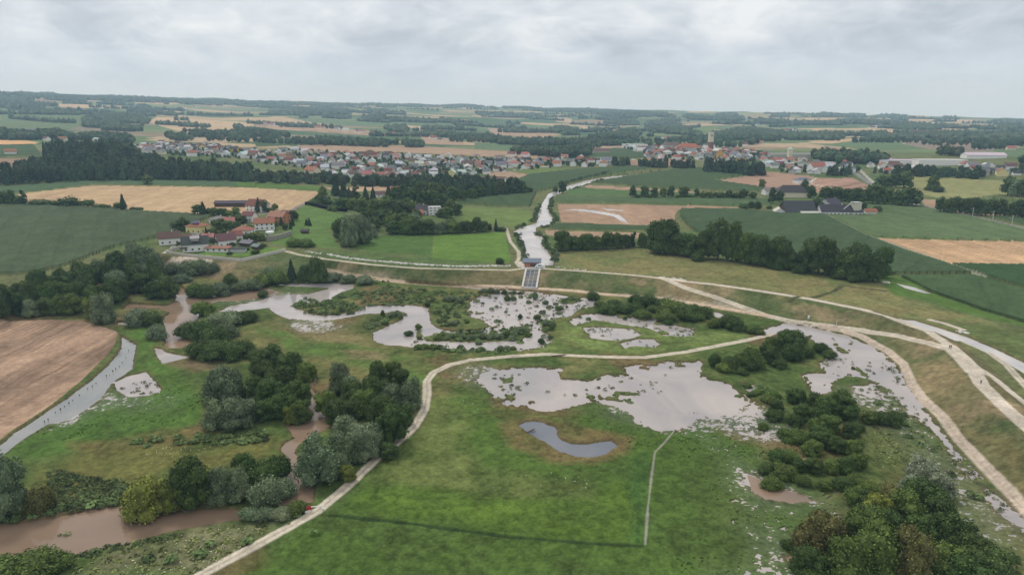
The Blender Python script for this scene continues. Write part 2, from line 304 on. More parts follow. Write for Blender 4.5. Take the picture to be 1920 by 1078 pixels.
WET = [ # half-drowned grass: outline, share of water
 ("1170,760 1320,760 1440,765 1440,800 1480,805 1478,818 1400,815 1336,797 1280,803 1215,800 1180,790", 0.78),
 ("120,790 200,735 240,745 275,748 270,757 205,757 160,772 128,792", 0.50),
 ("242,765 300,757 300,765 250,770", 0.42),
 ("1380,870 1420,890 1530,930 1520,945 1420,945", 0.45),
 ("1400,990 1470,1000 1500,1078 1380,1078 1420,1040", 0.42),
 ("1310,800 1360,830 1400,870 1380,880 1340,840", 0.30),
 ("890,700 910,692 930,700 905,715", 0.5),
 ("1650,800 1700,780 1760,830 1850,930 1900,990 1860,1000 1780,900 1700,820", 0.30),
 ("1580,735 1640,720 1700,770 1690,790", 0.42),
 ("420,555 560,540 590,560 500,575 420,580", 0.25),
 ("570,600 600,605 610,612 590,610", 0.5),
]
ISLANDS = ["810,590 825,574 837,565 867,568 876,577 873,592 892,599 916,608 913,614 861,617 831,614 810,605", "792,632 816,623 861,620 910,623 946,623 961,611 979,608 997,614 994,626 979,636 946,638 892,641 831,639 801,638", "1048,560 1065,553 1090,556 1098,562 1075,568 1052,566",
 "935,706 965,703 960,716 940,716", "1150,728 1200,735 1195,742 1150,738", "776,609 792,609 792,630 778,630", "1600,690 1612,684 1635,705 1625,708"]
RIVER = [('river', 0.8, "993,497 984,482 986,465 973,445 963,434 975,426 1005,418 1009,410 1008,403 1013,388 1020,375 1028,363 1045,355 1065,348 1100,338 1140,329 1210,321 1240,318 1240,320 1180,328 1135,336 1095,346 1065,356 1045,364 1032,372 1026,388 1030,398 1038,410 1029,420 1005,425 1005,435 1018,443 1015,455 1028,473 1038,488 1036,497"),
 ('river', 0.8, "1640,584 1715,599 1765,614 1815,630 1866,652 1918,677 1990,715 2250,860 2250,900 1990,742 1918,696 1865,664 1803,639 1740,619 1690,599"),
 ('river', 0.8, "1050,394 1080,391 1110,393 1135,397 1150,400 1160,401 1172,411 1180,419 1165,414 1150,405 1133,402 1110,398 1080,394"),
 ('river', 0.6, "1128,389 1140,391 1170,393 1168,395 1140,394"),
 ('river', 0.6, "1655,526 1668,526 1670,531 1656,530"),
 ('river', 0.6, "1678,529 1712,536 1748,549 1735,549 1700,540"),
]
# paths: name, width, outline points, colour, softness
PATHS = [
 ('path', 3.0, "330,1110 375,1078 480,1022 555,981 598,956 640,921 668,896 705,861 743,831 776,802 796,768 801,740 800,715 813,698 843,684 881,675 956,668 1023,664 1073,667 1160,670 1210,670 1286,660 1348,648 1399,638 1439,629 1470,614 1490,606", GRAVEL),
 ('path', 2.9, "535,471 563,478 605,485 693,496 781,503 881,505 956,507 985,503 1023,504 1085,508 1148,513 1198,517 1240,522 1285,540 1335,555 1385,573 1438,592 1478,601 1565,613 1615,619 1690,631 1741,643 1775,654", GRAVEL),
 ('path', 4.0, "1240,521 1285,528 1335,533 1385,540 1440,548 1515,560 1615,580 1660,591 1703,608 1740,621 1773,643 1790,658", GRAVEL),
 ('path', 6.5, "1781,650 1803,670 1828,698", GRAVEL),
 ('path', 5.0, "1828,698 1840,720 1878,758 1918,793 1990,860 2150,1010 2400,1240", GRAVEL),
 ('path', 4.0, "1820,684 1866,710 1918,752 1990,810 2250,1020", GRAVEL),
 ('path', 2.6, "1690,598 1711,604 1766,625 1803,638 1853,660 1886,683 1920,720 1960,765 2200,970", GRAVEL),
 ('path', 2.4, "614,510 655,517 705,524 768,531 855,536 956,538 1023,542 1073,545 1135,552 1211,557 1248,561 1311,571 1373,581 1438,592", (0.52,0.40,0.29)),
 ('path', 3.2, "1540,612 1580,619 1615,631 1665,659 1694,684 1709,719 1728,746 1766,782 1798,826 1853,883 1891,922 1960,1000 2080,1130 2260,1340", (0.46,0.38,0.30)),
 ('path', 2.2, "949,428 953,440 957,453 973,473 973,485 968,493 980,501", GRAVEL),
 ('path', 5.0, "972,492 978,500", GRAVEL),
 ('path', 2.6, "538,398 548,394 565,385 577,378", ASPH),
 ('path', 2.0, "1544,402 1580,421 1625,444 1700,473 1778,498 1835,517 1845,521", (0.36,0.35,0.25)),
 ('path', 0.75, "1273,797 1250,825 1228,848 1222,890 1215,950 1210,1020", (0.24,0.24,0.18)),
 ('road', 7.0, "1590,316 1640,350 1680,368 1723,386 1790,400 1840,410 1918,428 2000,448", (0.22,0.21,0.20)),
 ('road', 4.0, "1605,312 1632,338 1650,352 1662,362", (0.40,0.38,0.35)),
 ('road', 4.0, "0,323 10,315", GRAVEL),
 ('path', 3.0, "1175,300 1200,299 1222,294", GRAVEL),
 ('path', 3.0, "1518,344 1530,334", GRAVEL), ('path', 3.0, "1518,344 1560,353 1580,358", GRAVEL),
 ('path', 3.0, "960,320 1010,313 1075,312", (.4,.38,.33)),
 ('path', 3.5, "308,474 326,469 345,462", (0.55,0.52,0.47)),
 ('path', 9.0, "318,498 350,489 385,494", (0.50,0.42,0.34)),
 ('path', 3.5, "430,408 470,404 520,398 538,398", (0.3,0.3,0.28)),
 ('path', 1.8, "948,428 943,426 930,424", (0.4,.36,.3)),
 ('path', 3.0, "1745,600 1770,606 1805,618", (0.5,0.44,0.36)),
]
# ------------------------------------------------------------------ the land as one lattice, cut into ground, fields, paths and dam
def make_land():
    NA = 1500; ang = np.radians(np.linspace(-50, 50, NA))
    Ds = [78.0]
    while Ds[-1] < 9400:
        D = Ds[-1]; st = min(max(0.26, D*D/(683*100)*0.78), 14.0)
        if 220 < D < 460: st = min(st, 0.48)
        if D > 7900: st = 60
        Ds.append(D+st)
    Ds = np.array(Ds); ND = len(Ds)
    A, D = np.meshgrid(ang, Ds)
    jx = (hash2((A*1e5).astype(np.int64), D.astype(np.int64)*7, 3)-0.5)
    X = (D*np.sin(A)).ravel(); Y = (D*np.cos(A)).ravel()
    Dr = D.ravel(); Z = Hbase(X, Y); n = len(X)
    print('land verts', n, 'rows', ND)
    # domain warp for organic edges
    wx = (fbm(X, Y, 14, 31, 3)-0.5); wy = (fbm(X, Y, 14, 57, 3)-0.5)
    f1 = fbm(X, Y, 55, 1, 4); f2 = fbm(X, Y, 9, 2, 3); f3 = vnoise(X, Y, 1.6, 4); f4 = vnoise(X, Y, 0.55, 6); big = fbm(X, Y, 300, 8, 3)
    lin = np.array
    col = np.zeros((n, 3)); cls = np.zeros(n, np.int32); names = ['ground']
    bas = ~inside(X, Y, OUTP); bas &= Dr < 900
    def lerp(a, b, t): return a*(1-t[:, None])+b*t[:, None]
    t1 = sstep(0.40, 0.62, f1*0.6+f2*0.4)
    base = lerp(np.tile(lin((0.075, 0.112, 0.032)), (n, 1)), lin((0.135, 0.132, 0.050)), t1)
    t2 = sstep(0.58, 0.72, fbm(X, Y, 33, 77, 4)); base = lerp(base, lin((0.16, 0.11, 0.055)), t2*0.75)
    col[:] = base
    out = ~bas
    od = lerp(np.tile(lin((0.085, 0.125, 0.042)), (n, 1)), lin((0.13, 0.142, 0.060)), sstep(0.4, 0.6, f1))
    col[out] = od[out]
    # far patchwork of crops
    far = Dr > 1450
    xs = X[far]*0.82; ys = Y[far]; S = 230.0
    gx = np.floor(xs/S); gy = np.floor(ys/S); best = np.full(xs.shape, 1e18); bid = np.zeros(xs.shape)
    for i in (-1, 0, 1):
        for j in (-1, 0, 1):
            cx = gx+i; cy = gy+j; h = hash2(cx, cy, 5); qx = (cx+h)*S; qy = (cy+hash2(cx, cy, 6))*S
            d = np.abs(xs-qx)*0.55+np.abs(ys-qy)*1.0+0.2*np.hypot(xs-qx, ys-qy); m = d < best; best[m] = d[m]; bid[m] = hash2(cx, cy, 9)[m]
    pal = np.array([(0.10,0.15,0.07),(0.075,0.12,0.05),(0.15,0.19,0.09),(0.38,0.29,0.19),(0.07,0.12,0.055),(0.25,0.19,0.13),(0.11,0.16,0.07),(0.40,0.30,0.18),(0.06,0.11,0.05),(0.15,0.18,0.09)])
    pc = pal[np.minimum((bid*10).astype(int), 9)]
    k = sstep(1450, 1700, Dr[far])[:, None]; col[far] = col[far]*(1-k)+pc*k
    # dry meadow behind the dam, embankment
    dm = GP("1045,478 1080,472 1200,466 1300,478 1440,502 1560,517 1650,530 1700,558 1850,602 1920,640 2050,690 2050,760 1918,690 1740,615 1500,556 1240,518 1060,505")
    s = sdist(X+wx*8, Y+wy*8, dm, 10); k = sstep(-3, 3, s)*(0.55+0.45*sstep(0.3, 0.6, f1)); dcol = lerp(np.tile(lin((0.225, 0.195, 0.085)), (n, 1)), lin((0.12, 0.14, 0.05)), sstep(0.42, 0.68, f2*0.4+f1*0.6))
    col = lerp(col, dcol, np.where(out, k, 0))
    lay = GP("1750,600 1918,620 2000,660 2000,740 1918,675 1830,635"); k = sstep(-3, 3, sdist(X+wx*8, Y+wy*8, lay, 10))*0.7; col = lerp(col, lin((0.09, 0.12, 0.04)), k)
    dcr = np.full(n, 99.0); m = Dr < 700; dcr[m] = seg_dist(X[m], Y[m], CREST); fin = np.zeros(n, bool); fin[m] = inside(X[m], Y[m], FRONT)
    emb = fin | ((dcr < 9) & out)
    ecol = lerp(np.tile(lin((0.085, 0.112, 0.042)), (n, 1)), lin((0.150, 0.132, 0.065)), sstep(0.38, 0.62, f1*0.7+f2*0.3))
    ecol = lerp(ecol, lin((0.27, 0.20, 0.12)), sstep(0.62, 0.75, fbm(X, Y, 22, 91, 4))*0.6)
    pale = GP("614,505 740,515 830,530 860,537 700,527 610,512"); ecol = lerp(ecol, lin((0.33, 0.26, 0.19)), sstep(-2, 3, sdist(X+wx*6, Y+wy*6, pale, 6))*0.6*sstep(.35, .6, f2))
    pale2 = GP("1150,550 1250,556 1330,565 1340,556 1400,580 1440,592 1300,572"); ecol = lerp(ecol, lin((0.42, 0.35, 0.27)), sstep(-1, 2, sdist(X+wx*6, Y+wy*6, pale2, 6))*0.7)
    tan = GP("1700,690 1770,670 1820,700 1830,720 1760,735 1720,740"); ecol = lerp(ecol, lin((0.30, 0.22, 0.12)), sstep(-3, 4, sdist(X+wx*8, Y+wy*8, tan, 6))*0.65)
    tan2 = GP("1810,800 1900,850 1940,960 1880,900"); ecol = lerp(ecol, lin((0.24, 0.17, 0.08)), sstep(-3, 4, sdist(X+wx*8, Y+wy*8, tan2, 6))*0.6)
    col[emb] = ecol[emb]; names.append('embankment'); cls[emb] = 1
    # soft meadow zones inside the basin
    for c, s, soft in ZONES:
        k = sstep(-soft*0.6, soft*0.6, sdist(X+wx*soft*2, Y+wy*soft*2, GP(s), soft*2))*np.where(bas & ~emb, 1, 0)*(0.62+0.38*sstep(0.35, 0.6, f2))
        m = k > 0
        v = (0.8+0.4*f1[m]); col[m] = col[m]*(1-k[m][:, None])+(lin(c)*v[:, None])*k[m][:, None]
    # fields
    for nm, c, s, hgt, (sp, an, st, bl), wob in FIELDS:
        P = GP(s); b = boxmask(X, Y, P, 6); idx = np.nonzero(b)[0]
        q = inside(X[idx]+wx[idx]*wob, Y[idx]+wy[idx]*wob, P) & ~emb[idx]
        if not q.any(): continue
        idx = idx[q]; v = 1+bl*2*(f1[idx]-0.5)+bl*1.0*(f2[idx]-0.5)
        if sp:
            uu = X[idx]*math.cos(an)+Y[idx]*math.sin(an)+wx[idx]*4.0; ww = -X[idx]*math.sin(an)+Y[idx]*math.cos(an)
            v = v*(1+st*1.5*(vnoise(uu, ww*0.05, sp*0.28, 12)-0.5)*2+st*1.6*(vnoise(uu, ww*0.12, sp*1.6, 13)-0.5)*2+st*1.2*(vnoise(uu, ww*0.3, sp*4.5, 14)-0.5)*2)
        if sp and hgt != 0 or nm == 'wheat_field': v = v*(1-0.13*(np.abs(np.mod(uu, 21)-10.5) < 0.9)*sstep(1000, 700, Dr[idx])) if sp else v
        names.append(nm); cls[idx] = len(names)-1; col[idx] = lin(c)*v[:, None]
        if hgt and nm != 'stubble_field': Z[idx] += hgt*0.9+0.25*(f3[idx]-0.5)
    # the left stubble field has darker streaks
    # paths
    for nm, w, s, c in PATHS:
        Ln = GP(s); b = boxmask(X, Y, Ln, w+3); idx = np.nonzero(b)[0]
        d = seg_dist(X[idx], Y[idx], Ln)+(f2[idx]-0.5)*0.5
        k = 1-sstep(w/2-min(.35, w*.3), w/2+min(.4, w*.25), d); on = d < w/2
        names.append(nm); cls[idx[on]] = len(names)-1
        cc = lin(c)[None, :]*(0.86+0.28*f2[idx])[:, None]
        cen = (1-sstep(0.1, 0.55, d))*0.55*(0.4+f2[idx]) if (w < 3.3 and c is GRAVEL) else 0*d
        cc = cc*(1-cen[:, None])+lin((0.22, 0.2, 0.11))*cen[:, None]
        col[idx] = col[idx]*(1-k[:, None])+cc*k[:, None]
        Z[idx] += 0.10*k
    # dark ditch lines across the mown meadow
    for s, w, c in (("620,965 700,973 760,980 960,1006 1100,1018 1205,1023", 1.0, (0.035, 0.06, 0.02)), ("1480,565 1560,548 1580,535", 2.5, (0.07, 0.075, 0.035)), ("1575,533 1600,538 1660,545", 3, (0.10, 0.09, 0.05)), ("35,248 160,243", 4, (.2, .22, .12))):
        Ln = GP(s); idx = np.nonzero(boxmask(X, Y, Ln, 5))[0]; d = seg_dist(X[idx], Y[idx], Ln)+(f2[idx]-0.5)*0.8
        k = 1-sstep(w*0.3, w*0.8, d); col[idx] = col[idx]*(1-k[:, None])+lin(c)*k[:, None]; Z[idx] -= 0.25*k
    # relief of the rough grass
    onp = np.array([nm in ('path', 'road') for nm in names])[cls]
    rough = np.where(onp, 0.03, np.where(cls <= 1, 0.34, 0.12))*sstep(1500, 400, Dr)
    land = Z+rough*((f2-0.5)*1.0+(f3-0.5)*0.55+(f4-0.5)*0.35*sstep(300, 120, Dr))
    Z = np.where(bas & ~emb, np.maximum(land, 0.18), land)
    # water
    wat = np.full(n, -9.0); wid = np.full(n, -1)
    fine = 0.55*f2+0.3*f3+0.15*f4
    bodies = []; wetf = np.zeros(n)
    for bi, (kind, marsh, s) in enumerate(BASIN+RIVER):
        P = GP(s); sdv = sdist(X, Y, P, 9.0); lvl = 0.0 if bi < len(BASIN) else 4.15
        bodies.append((kind, lvl))
        idx = np.nonzero(sdv > -8.9)[0]; q = sdv[idx]+(fine[idx]-0.47)*marsh*1.9+wx[idx]*min(marsh, 2)*1.3
        if marsh >= 3: q = np.where(sdv[idx] > 0, np.minimum(q, sdv[idx]*0.55+(0.66-fbm(X[idx], Y[idx], 7, 222, 4)-0.25*(f3[idx]-.5))*marsh*6.5), q)
        k = sstep(-0.9, 0.7, q)
        Z[idx] = Z[idx]*(1-k)+(lvl-0.45)*k
        up = sdv[idx] > wat[idx]; wat[idx[up]] = sdv[idx[up]]; wid[idx[up]] = bi
        mud = sstep(-1.6, -0.3, q)*0.6; m2 = np.where(cls[idx] <= 1, mud, 0); col[idx] = col[idx]*(1-m2[:, None])+lin((0.14, 0.105, 0.055))*m2[:, None]
    for s in ISLANDS:
        P = GP(s); sdv = sdist(X, Y, P, 5.0); idx = np.nonzero(sdv > -4.9)[0]; ki = sstep(-1.0, 1.2, sdv[idx]+(fine[idx]-.5)*5); Z[idx] = Z[idx]*(1-ki)+np.maximum(Z[idx], 0.3+.3*(f3[idx]-.5))*ki; k3 = ki[:, None]*.8; col[idx] = col[idx]*(1-k3)+lin((0.088, 0.118, 0.040))*(0.7+0.6*f2[idx])[:, None]*k3
    for s, share in WET:
        P = GP(s); sdv = sdist(X, Y, P, 14.0); idx = np.nonzero((sdv > -13.9) & bas & (cls == 0) & ~emb)[0]
        q = (f3[idx]*0.30+f4[idx]*0.42+f2[idx]*0.28)+sstep(-13, 9, sdv[idx]+wx[idx]*12+(f1[idx]-.5)*16)*share*0.345; wetf[idx] = np.maximum(wetf[idx], sstep(-13, 9, sdv[idx]+wx[idx]*12+(f1[idx]-.5)*16)*share)
        k = sstep(0.655, 0.77, q); a_w = sstep(0.0, 0.25, wetf[idx])*(Z[idx] > 0.0); Z[idx] = ((0.04+0.10*f4[idx])*a_w+Z[idx]*(1-a_w))*(1-k)+(-0.12)*k
        up = (sdv[idx] > wat[idx]) & (k > 0) & (wid[idx] < 0); wat[idx[up]] = 1.0; wid[idx[up]] = 0 if X[idx[0]] < -999 else 7
    for s, share in WET:
        P = GP(s); sdv = sdist(X, Y, P, 14.0); m = (sdv > -13.9) & (wat < 0.2); wid[m] = 7; wat[m] = 0.5
    # colour variation at the size of tussocks
    col = np.where((wetf > 0)[:, None], col*(1-0.5*wetf[:, None])+lin((0.20, 0.22, 0.19))*0.5*wetf[:, None], col)  # grey sheen of the water film tinted into the drowned grass colour
    nearv = 1+(f3-0.5)*0.5*sstep(1200, 200, Dr)+(f4-0.5)*0.45*sstep(500, 150, Dr)+(f2-0.5)*0.5
    grassy = (cls <= 1)
    col *= np.where(grassy, nearv, 1+(nearv-1)*0.4)[:, None]
    fleck = grassy & (hash2(np.floor(X/0.5), np.floor(Y/0.5), 41) > 0.998) & (Dr < 300) & (f1 > 0.47); col[fleck] = (0.2, 0.21, 0.10)
    col = np.clip(col, 0.01, 0.9)
    V = np.stack([X, Y, Z], 1).astype(np.float32)
    i = np.arange(ND-1)[:, None]*NA+np.arange(NA-1)[None, :]
    F = np.stack([i, i+1, i+NA+1, i+NA], -1).reshape(-1, 4)
    fc = cls[F].max(1)
    col = np.column_stack([col, 1-np.clip(wetf*1.1, 0, 1)])
    return V, F, fc, names, col, wid, wat, bodies, Z
def mesh_from(name, V, F, mat, col=None, attr='Col', smooth=False):
    me = bpy.data.meshes.new(name); n = F.shape[1]
    me.vertices.add(len(V)); me.vertices.foreach_set('co', np.ascontiguousarray(V, np.float32).ravel())
    me.loops.add(F.size); me.loops.foreach_set('vertex_index', np.ascontiguousarray(F, np.int32).ravel())
    me.polygons.add(len(F)); me.polygons.foreach_set('loop_start', np.arange(0, F.size, n, dtype=np.int32))
    if col is not None:
        a = me.color_attributes.new(attr, 'FLOAT_COLOR', 'POINT'); c4 = np.ones((len(V), 4), np.float32); c4[:, :col.shape[1]] = col; a.data.foreach_set('color', c4.ravel())
    me.update(calc_edges=True)
    me.polygons.foreach_set('use_smooth', np.full(len(F), smooth)); me.materials.append(mat)
    return me
def link(me, name, parent=None):
    o = bpy.data.objects.new(name, me); C.objects.link(o); o.parent = parent; return o
def sub(V, F, m, extra=None):
    f = F[m]; u, inv = np.unique(f, return_inverse=True); return V[u], inv.reshape(f.shape), u
def newmat(name):
    m = bpy.data.materials.new(name); m.use_nodes = True; t = m.node_tree; b = t.nodes['Principled BSDF']; b.inputs['Specular IOR Level'].default_value = 0.2; b.inputs['Roughness'].default_value = 0.9; return m, t, b
land_mat, t, b = newmat('land')
at = N(t, 'ShaderNodeAttribute', attribute_name='Col'); geo = N(t, 'ShaderNodeNewGeometry')
na = N(t, 'ShaderNodeTexNoise', i_Scale=0.7, i_Detail=5, i_Roughness=0.75); L(t, geo.outputs['Position'], na.inputs[0])
nb = N(t, 'ShaderNodeTexNoise', i_Scale=0.12, i_Detail=4, i_Roughness=0.6); L(t, geo.outputs['Position'], nb.inputs[0])
fa = math_n(t, 'ADD', math_n(t, 'MULTIPLY', na.outputs[0], 1.35), math_n(t, 'MULTIPLY', nb.outputs[0], 0.75))
fa = math_n(t, 'MAXIMUM', math_n(t, 'ADD', fa, -0.05), 0.3)
vs = N(t, 'ShaderNodeVectorMath', operation='SCALE'); L(t, at.outputs['Color'], vs.inputs[0]); L(t, fa, vs.inputs['Scale']); L(t, vs.outputs[0], b.inputs['Base Color'])
wet = math_n(t, 'MULTIPLY', math_n(t, 'SUBTRACT', 1.0, at.outputs['Alpha']), math_n(t, 'MULTIPLY', math_n(t, 'SUBTRACT', na.outputs[0], 0.36), 4.0, True), True)
L(t, math_n(t, 'SUBTRACT', 0.95, math_n(t, 'MULTIPLY', wet, 0.60)), b.inputs['Roughness']); L(t, math_n(t, 'ADD', 0.05, math_n(t, 'MULTIPLY', wet, 0.40)), b.inputs['Specular IOR Level'])
def watermat(name, col, rough, wscale, wstr):
    m, t, b = newmat(name); b.inputs['Roughness'].default_value = rough; b.inputs['IOR'].default_value = 1.33; b.inputs['Specular IOR Level'].default_value = 0.5
    geo = N(t, 'ShaderNodeNewGeometry'); n0 = N(t, 'ShaderNodeTexNoise', i_Scale=0.022, i_Detail=6, i_Roughness=0.6, i_Distortion=1.2); L(t, geo.outputs['Position'], n0.inputs[0])
    c = mixc(t, math_n(t, 'MULTIPLY', math_n(t, 'SUBTRACT', n0.outputs[0], 0.35), 2.5, True), tuple(a*k_ for a, k_ in zip(col, (0.74, 0.76, 0.80))), tuple(min(1, a*k_) for a, k_ in zip(col, (1.2, 1.14, 1.10)))); L(t, c, b.inputs['Base Color'])
    n = N(t, 'ShaderNodeTexNoise', i_Scale=wscale, i_Detail=3, i_Roughness=0.6); L(t, geo.outputs['Position'], n.inputs[0])
    bp = N(t, 'ShaderNodeBump', i_Strength=wstr, i_Distance=0.1); L(t, n.outputs[0], bp.inputs['Height']); L(t, bp.outputs[0], b.inputs['Normal']); return m
WM = {'brown': watermat('brown_water', (0.27, 0.19, 0.13), 0.035, 0.6, 0.09), 'silt': watermat('silty_water', (0.41, 0.372, 0.35), 0.03, 0.5, 0.07),
      'grey': watermat('grey_water', (0.27,0.275,0.265), 0.02, 0.5, 0.08), 'clear': watermat('clear_water', (0.16, 0.175, 0.20), 0.02, 0.4, 0.04),
      'river': watermat('river_water', (0.52, 0.49, 0.46), 0.16, 0.45, 0.8)}
def stag(o, kind='structure', label=None):
    o['kind'] = kind
    if label: o['label'] = label
V, F, fc, names, col, wid, wat, bodies, Zf = make_land()
for ci, nm in enumerate(names):
    m = fc == ci
    if not m.any(): continue
    v, f, u = sub(V, F, m); o = link(mesh_from(nm, v, f, land_mat, col[u]), nm); stag(o)
fw = wid[F].max(1)
for bi, (kind, lvl) in enumerate(bodies):
    m = (fw == bi) & (Zf[F].min(1) < lvl+0.02)
    if not m.any(): continue
    v, f, u = sub(V, F, m); v = v.copy(); v[:, 2] = lvl+0.0
    o = link(mesh_from('water', v, f, WM[kind], smooth=True), 'water'); stag(o)
ANG0, NAg = math.radians(-50), 1500
_Dcol = V.reshape(-1, NAg, 3); _Dr = np.hypot(_Dcol[:, 0, 0], _Dcol[:, 0, 1])
def ground_z(x, y):
    D = math.hypot(x, y); a = math.atan2(x, y); j = int(round((a-ANG0)/math.radians(100)*(NAg-1))); i = int(np.searchsorted(_Dr, D))
    if 0 <= j < NAg and 0 < i < len(_Dr): return float(_Dcol[i, j, 2])
    return float(Hbase(np.array([x]), np.array([y]))[0])
# ------------------------------------------------------------------ plants
import bmesh
def ico(sub_):
    bm = bmesh.new(); bmesh.ops.create_icosphere(bm, subdivisions=sub_, radius=1); v = np.array([p.co[:] for p in bm.verts]); f = np.array([[q.index for q in p.verts] for p in bm.faces]); bm.free(); return v, f
ICO = {k: ico(k) for k in (1, 2)}
leaf_mat, t, b = newmat('foliage')
at = N(t, 'ShaderNodeAttribute', attribute_name='Col'); oi = N(t, 'ShaderNodeObjectInfo'); tcn = N(t, 'ShaderNodeTexCoord')
ln = N(t, 'ShaderNodeTexNoise', i_Scale=5.0, i_Detail=3); L(t, tcn.outputs['Object'], ln.inputs[0])
c0 = mixc(t, 1.0, at.outputs['Color'], oi.outputs['Color'], 'MULTIPLY')
hs = N(t, 'ShaderNodeHueSaturation'); L(t, c0, hs.inputs['Color']); L(t, math_n(t, 'ADD', math_n(t, 'MULTIPLY', oi.outputs['Random'], 0.024), 0.49), hs.inputs['Hue'])
L(t, math_n(t, 'ADD', math_n(t, 'MULTIPLY', ln.outputs[0], 1.5), 0.28), hs.inputs['Value']); L(t, hs.outputs[0], b.inputs['Base Color']); b.inputs['Specular IOR Level'].default_value = 0.12; b.inputs['Roughness'].default_value = 0.75
bark, t, b = newmat('bark'); tn = N(t, 'ShaderNodeTexNoise', i_Scale=12.0); L(t, ramp(t, tn.outputs[0], [(0.3, (0.05, 0.04, 0.03)), (0.7, (0.12, 0.10, 0.08))]), b.inputs['Base Color'])
def lobes_for(kind, r):
    o = []
    if kind == 'round':
        for k in range(15):
            a = r.uniform(0, 6.28); q = r.uniform(0, 1)**0.6; z = r.uniform(0.30, 0.80); w = 0.36*q*math.sqrt(max(0.1, 1-((z-0.5)/0.45)**2)); s = r.uniform(0.13, 0.22)
            o.append((w*math.cos(a), w*math.sin(a), z, s, s*1.0))
        for k in range(6): a = 1.05*k+r.uniform(-.3, .3); o.append((0.27*math.cos(a), 0.27*math.sin(a), r.uniform(0.2, 0.3), 0.19, 0.20))
        o.append((0, 0, 0.50, 0.30, 0.42)); o.append((0.03, 0, 0.82, 0.17, 0.17))
    elif kind == 'willow':
        for k in range(17):
            a = r.uniform(0, 6.28); q = r.uniform(0.2, 1); z = r.uniform(0.22, 0.80); w = 0.36*q*math.sqrt(max(0.15, 1-((z-0.35)/0.6)**2)); s = r.uniform(0.12, 0.20)
            o.append((w*math.cos(a), w*math.sin(a), z, s, s*1.25))
        for k in range(6): a = 1.05*k+r.uniform(-.3, .3); o.append((0.27*math.cos(a), 0.27*math.sin(a), r.uniform(0.16, 0.26), 0.18, 0.22))
        o.append((0, 0, 0.46, 0.30, 0.42))
    elif kind == 'bush':
        for k in range(11):
            a = r.uniform(0, 6.28); q = r.uniform(0.1, 1)**0.7; z = r.uniform(0.22, 0.66)*(1-0.3*q); s = r.uniform(0.14, 0.24)
            o.append((0.34*q*math.cos(a), 0.34*q*math.sin(a), z, s, s*1.25))
        o.append((0, 0, 0.42, 0.30, 0.42))
    elif kind == 'poplar':
        for k in range(12):
            a = r.uniform(0, 6.28); z = 0.15+0.75*k/11; w = 0.2*(1-abs(z-0.45)); s = 0.26*(1.15-z*0.7)
            o.append((w*math.cos(a), w*math.sin(a), z, s, s*0.55))
    return o
def crown_arrays(kind, seed, leaves, leaf, core=2):
    r = random.Random(seed); g = np.random.default_rng(seed); Vs, Fs, Cs = [], [], []; nv = 0
    if kind == 'conifer':
        n = leaves; z = 1-g.random(n)**0.55*0.93; rad = 0.5*(1-z)**0.85*(0.75+0.25*np.sin(z*46))*g.uniform(0.55, 1.05, n)+0.015; a = g.uniform(0, 6.28, n)
        P = np.stack([rad*np.cos(a), rad*np.sin(a), z-rad*0.25], 1); Nn = np.stack([np.cos(a), np.sin(a), 1.0+0*a], 1)
        v = ICO[2][0].copy(); zz = (v[:, 2]+1)/2; v2 = np.stack([v[:, 0]*0.40*(1-zz)**0.9/np.maximum(0.25, np.hypot(v[:, 0], v[:, 1])), v[:, 1]*0.40*(1-zz)**0.9/np.maximum(0.25, np.hypot(v[:, 0], v[:, 1])), 0.06+zz*0.9], 1)
        Vs.append(v2); f = ICO[2][1]; Fs.append(np.concatenate([f, f[:, 2:3]], 1)); Cs.append(np.full(len(v2), 0.8)); nv = len(v2)
    else:
        lb = lobes_for(kind, r); iv, jf = ICO[core]
        for (cx, cy, cz, sr, sz) in lb:
            d = 1+0.22*(g.random(len(iv))-0.5)*2
            v = iv*np.array([sr, sr, sz])*0.80*d[:, None]+np.array([cx, cy, cz]); v[:, 2] = np.maximum(v[:, 2], 0.01)
            Vs.append(v); Fs.append(np.concatenate([jf, jf[:, 2:3]], 1)+nv); Cs.append(np.full(len(v), 0.85)); nv += len(v)
        wts = np.array([l[3]*l[4] for l in lb]); pick = g.choice(len(lb), leaves*2, p=wts/wts.sum()); A = np.array(lb)[pick]
        nrm = g.normal(size=(leaves*2, 3)); nrm /= np.linalg.norm(nrm, axis=1)[:, None]; k = nrm[:, 2] > -0.55; nrm = nrm[k]; A = A[k]
        P = A[:, :3]+nrm*A[:, 3:4]*np.array([1, 1, 1])*(rr_ := 0.82+0.42*g.random((len(A), 1))**1.6); P[:, 2] = A[:, 2]+nrm[:, 2]*A[:, 4]*rr_[:, 0]
        ok = P[:, 2] > 0.02
        for (cx, cy, cz, sr, sz) in lb: ok &= ((P[:, 0]-cx)/sr)**2+((P[:, 1]-cy)/sr)**2+((P[:, 2]-cz)/sz)**2 > 0.66
        P = P[ok][:leaves]; Nn = nrm[ok][:leaves]
    n = len(P); d = Nn/np.linalg.norm(Nn, axis=1)[:, None]*0.55+g.normal(size=(n, 3))*0.45; d /= np.linalg.norm(d, axis=1)[:, None]
    q = g.normal(size=(n, 3)); a1 = np.cross(d, q); a1 /= np.linalg.norm(a1, axis=1)[:, None]; a2 = np.cross(d, a1); s = leaf*g.uniform(0.6, 1.35, (n, 1))
    Q = np.stack([P-a1*s, P+a2*s*0.75, P+a1*s, P-a2*s*0.75], 1).reshape(-1, 3)
    shade = np.repeat(np.clip(g.normal(1.0, 0.36, n), 0.4, 2.1), 4)
    Vs.append(Q); Fs.append(np.arange(n*4).reshape(n, 4)+nv); Cs.append(shade)
    return np.concatenate(Vs), np.concatenate(Fs), np.concatenate(Cs)
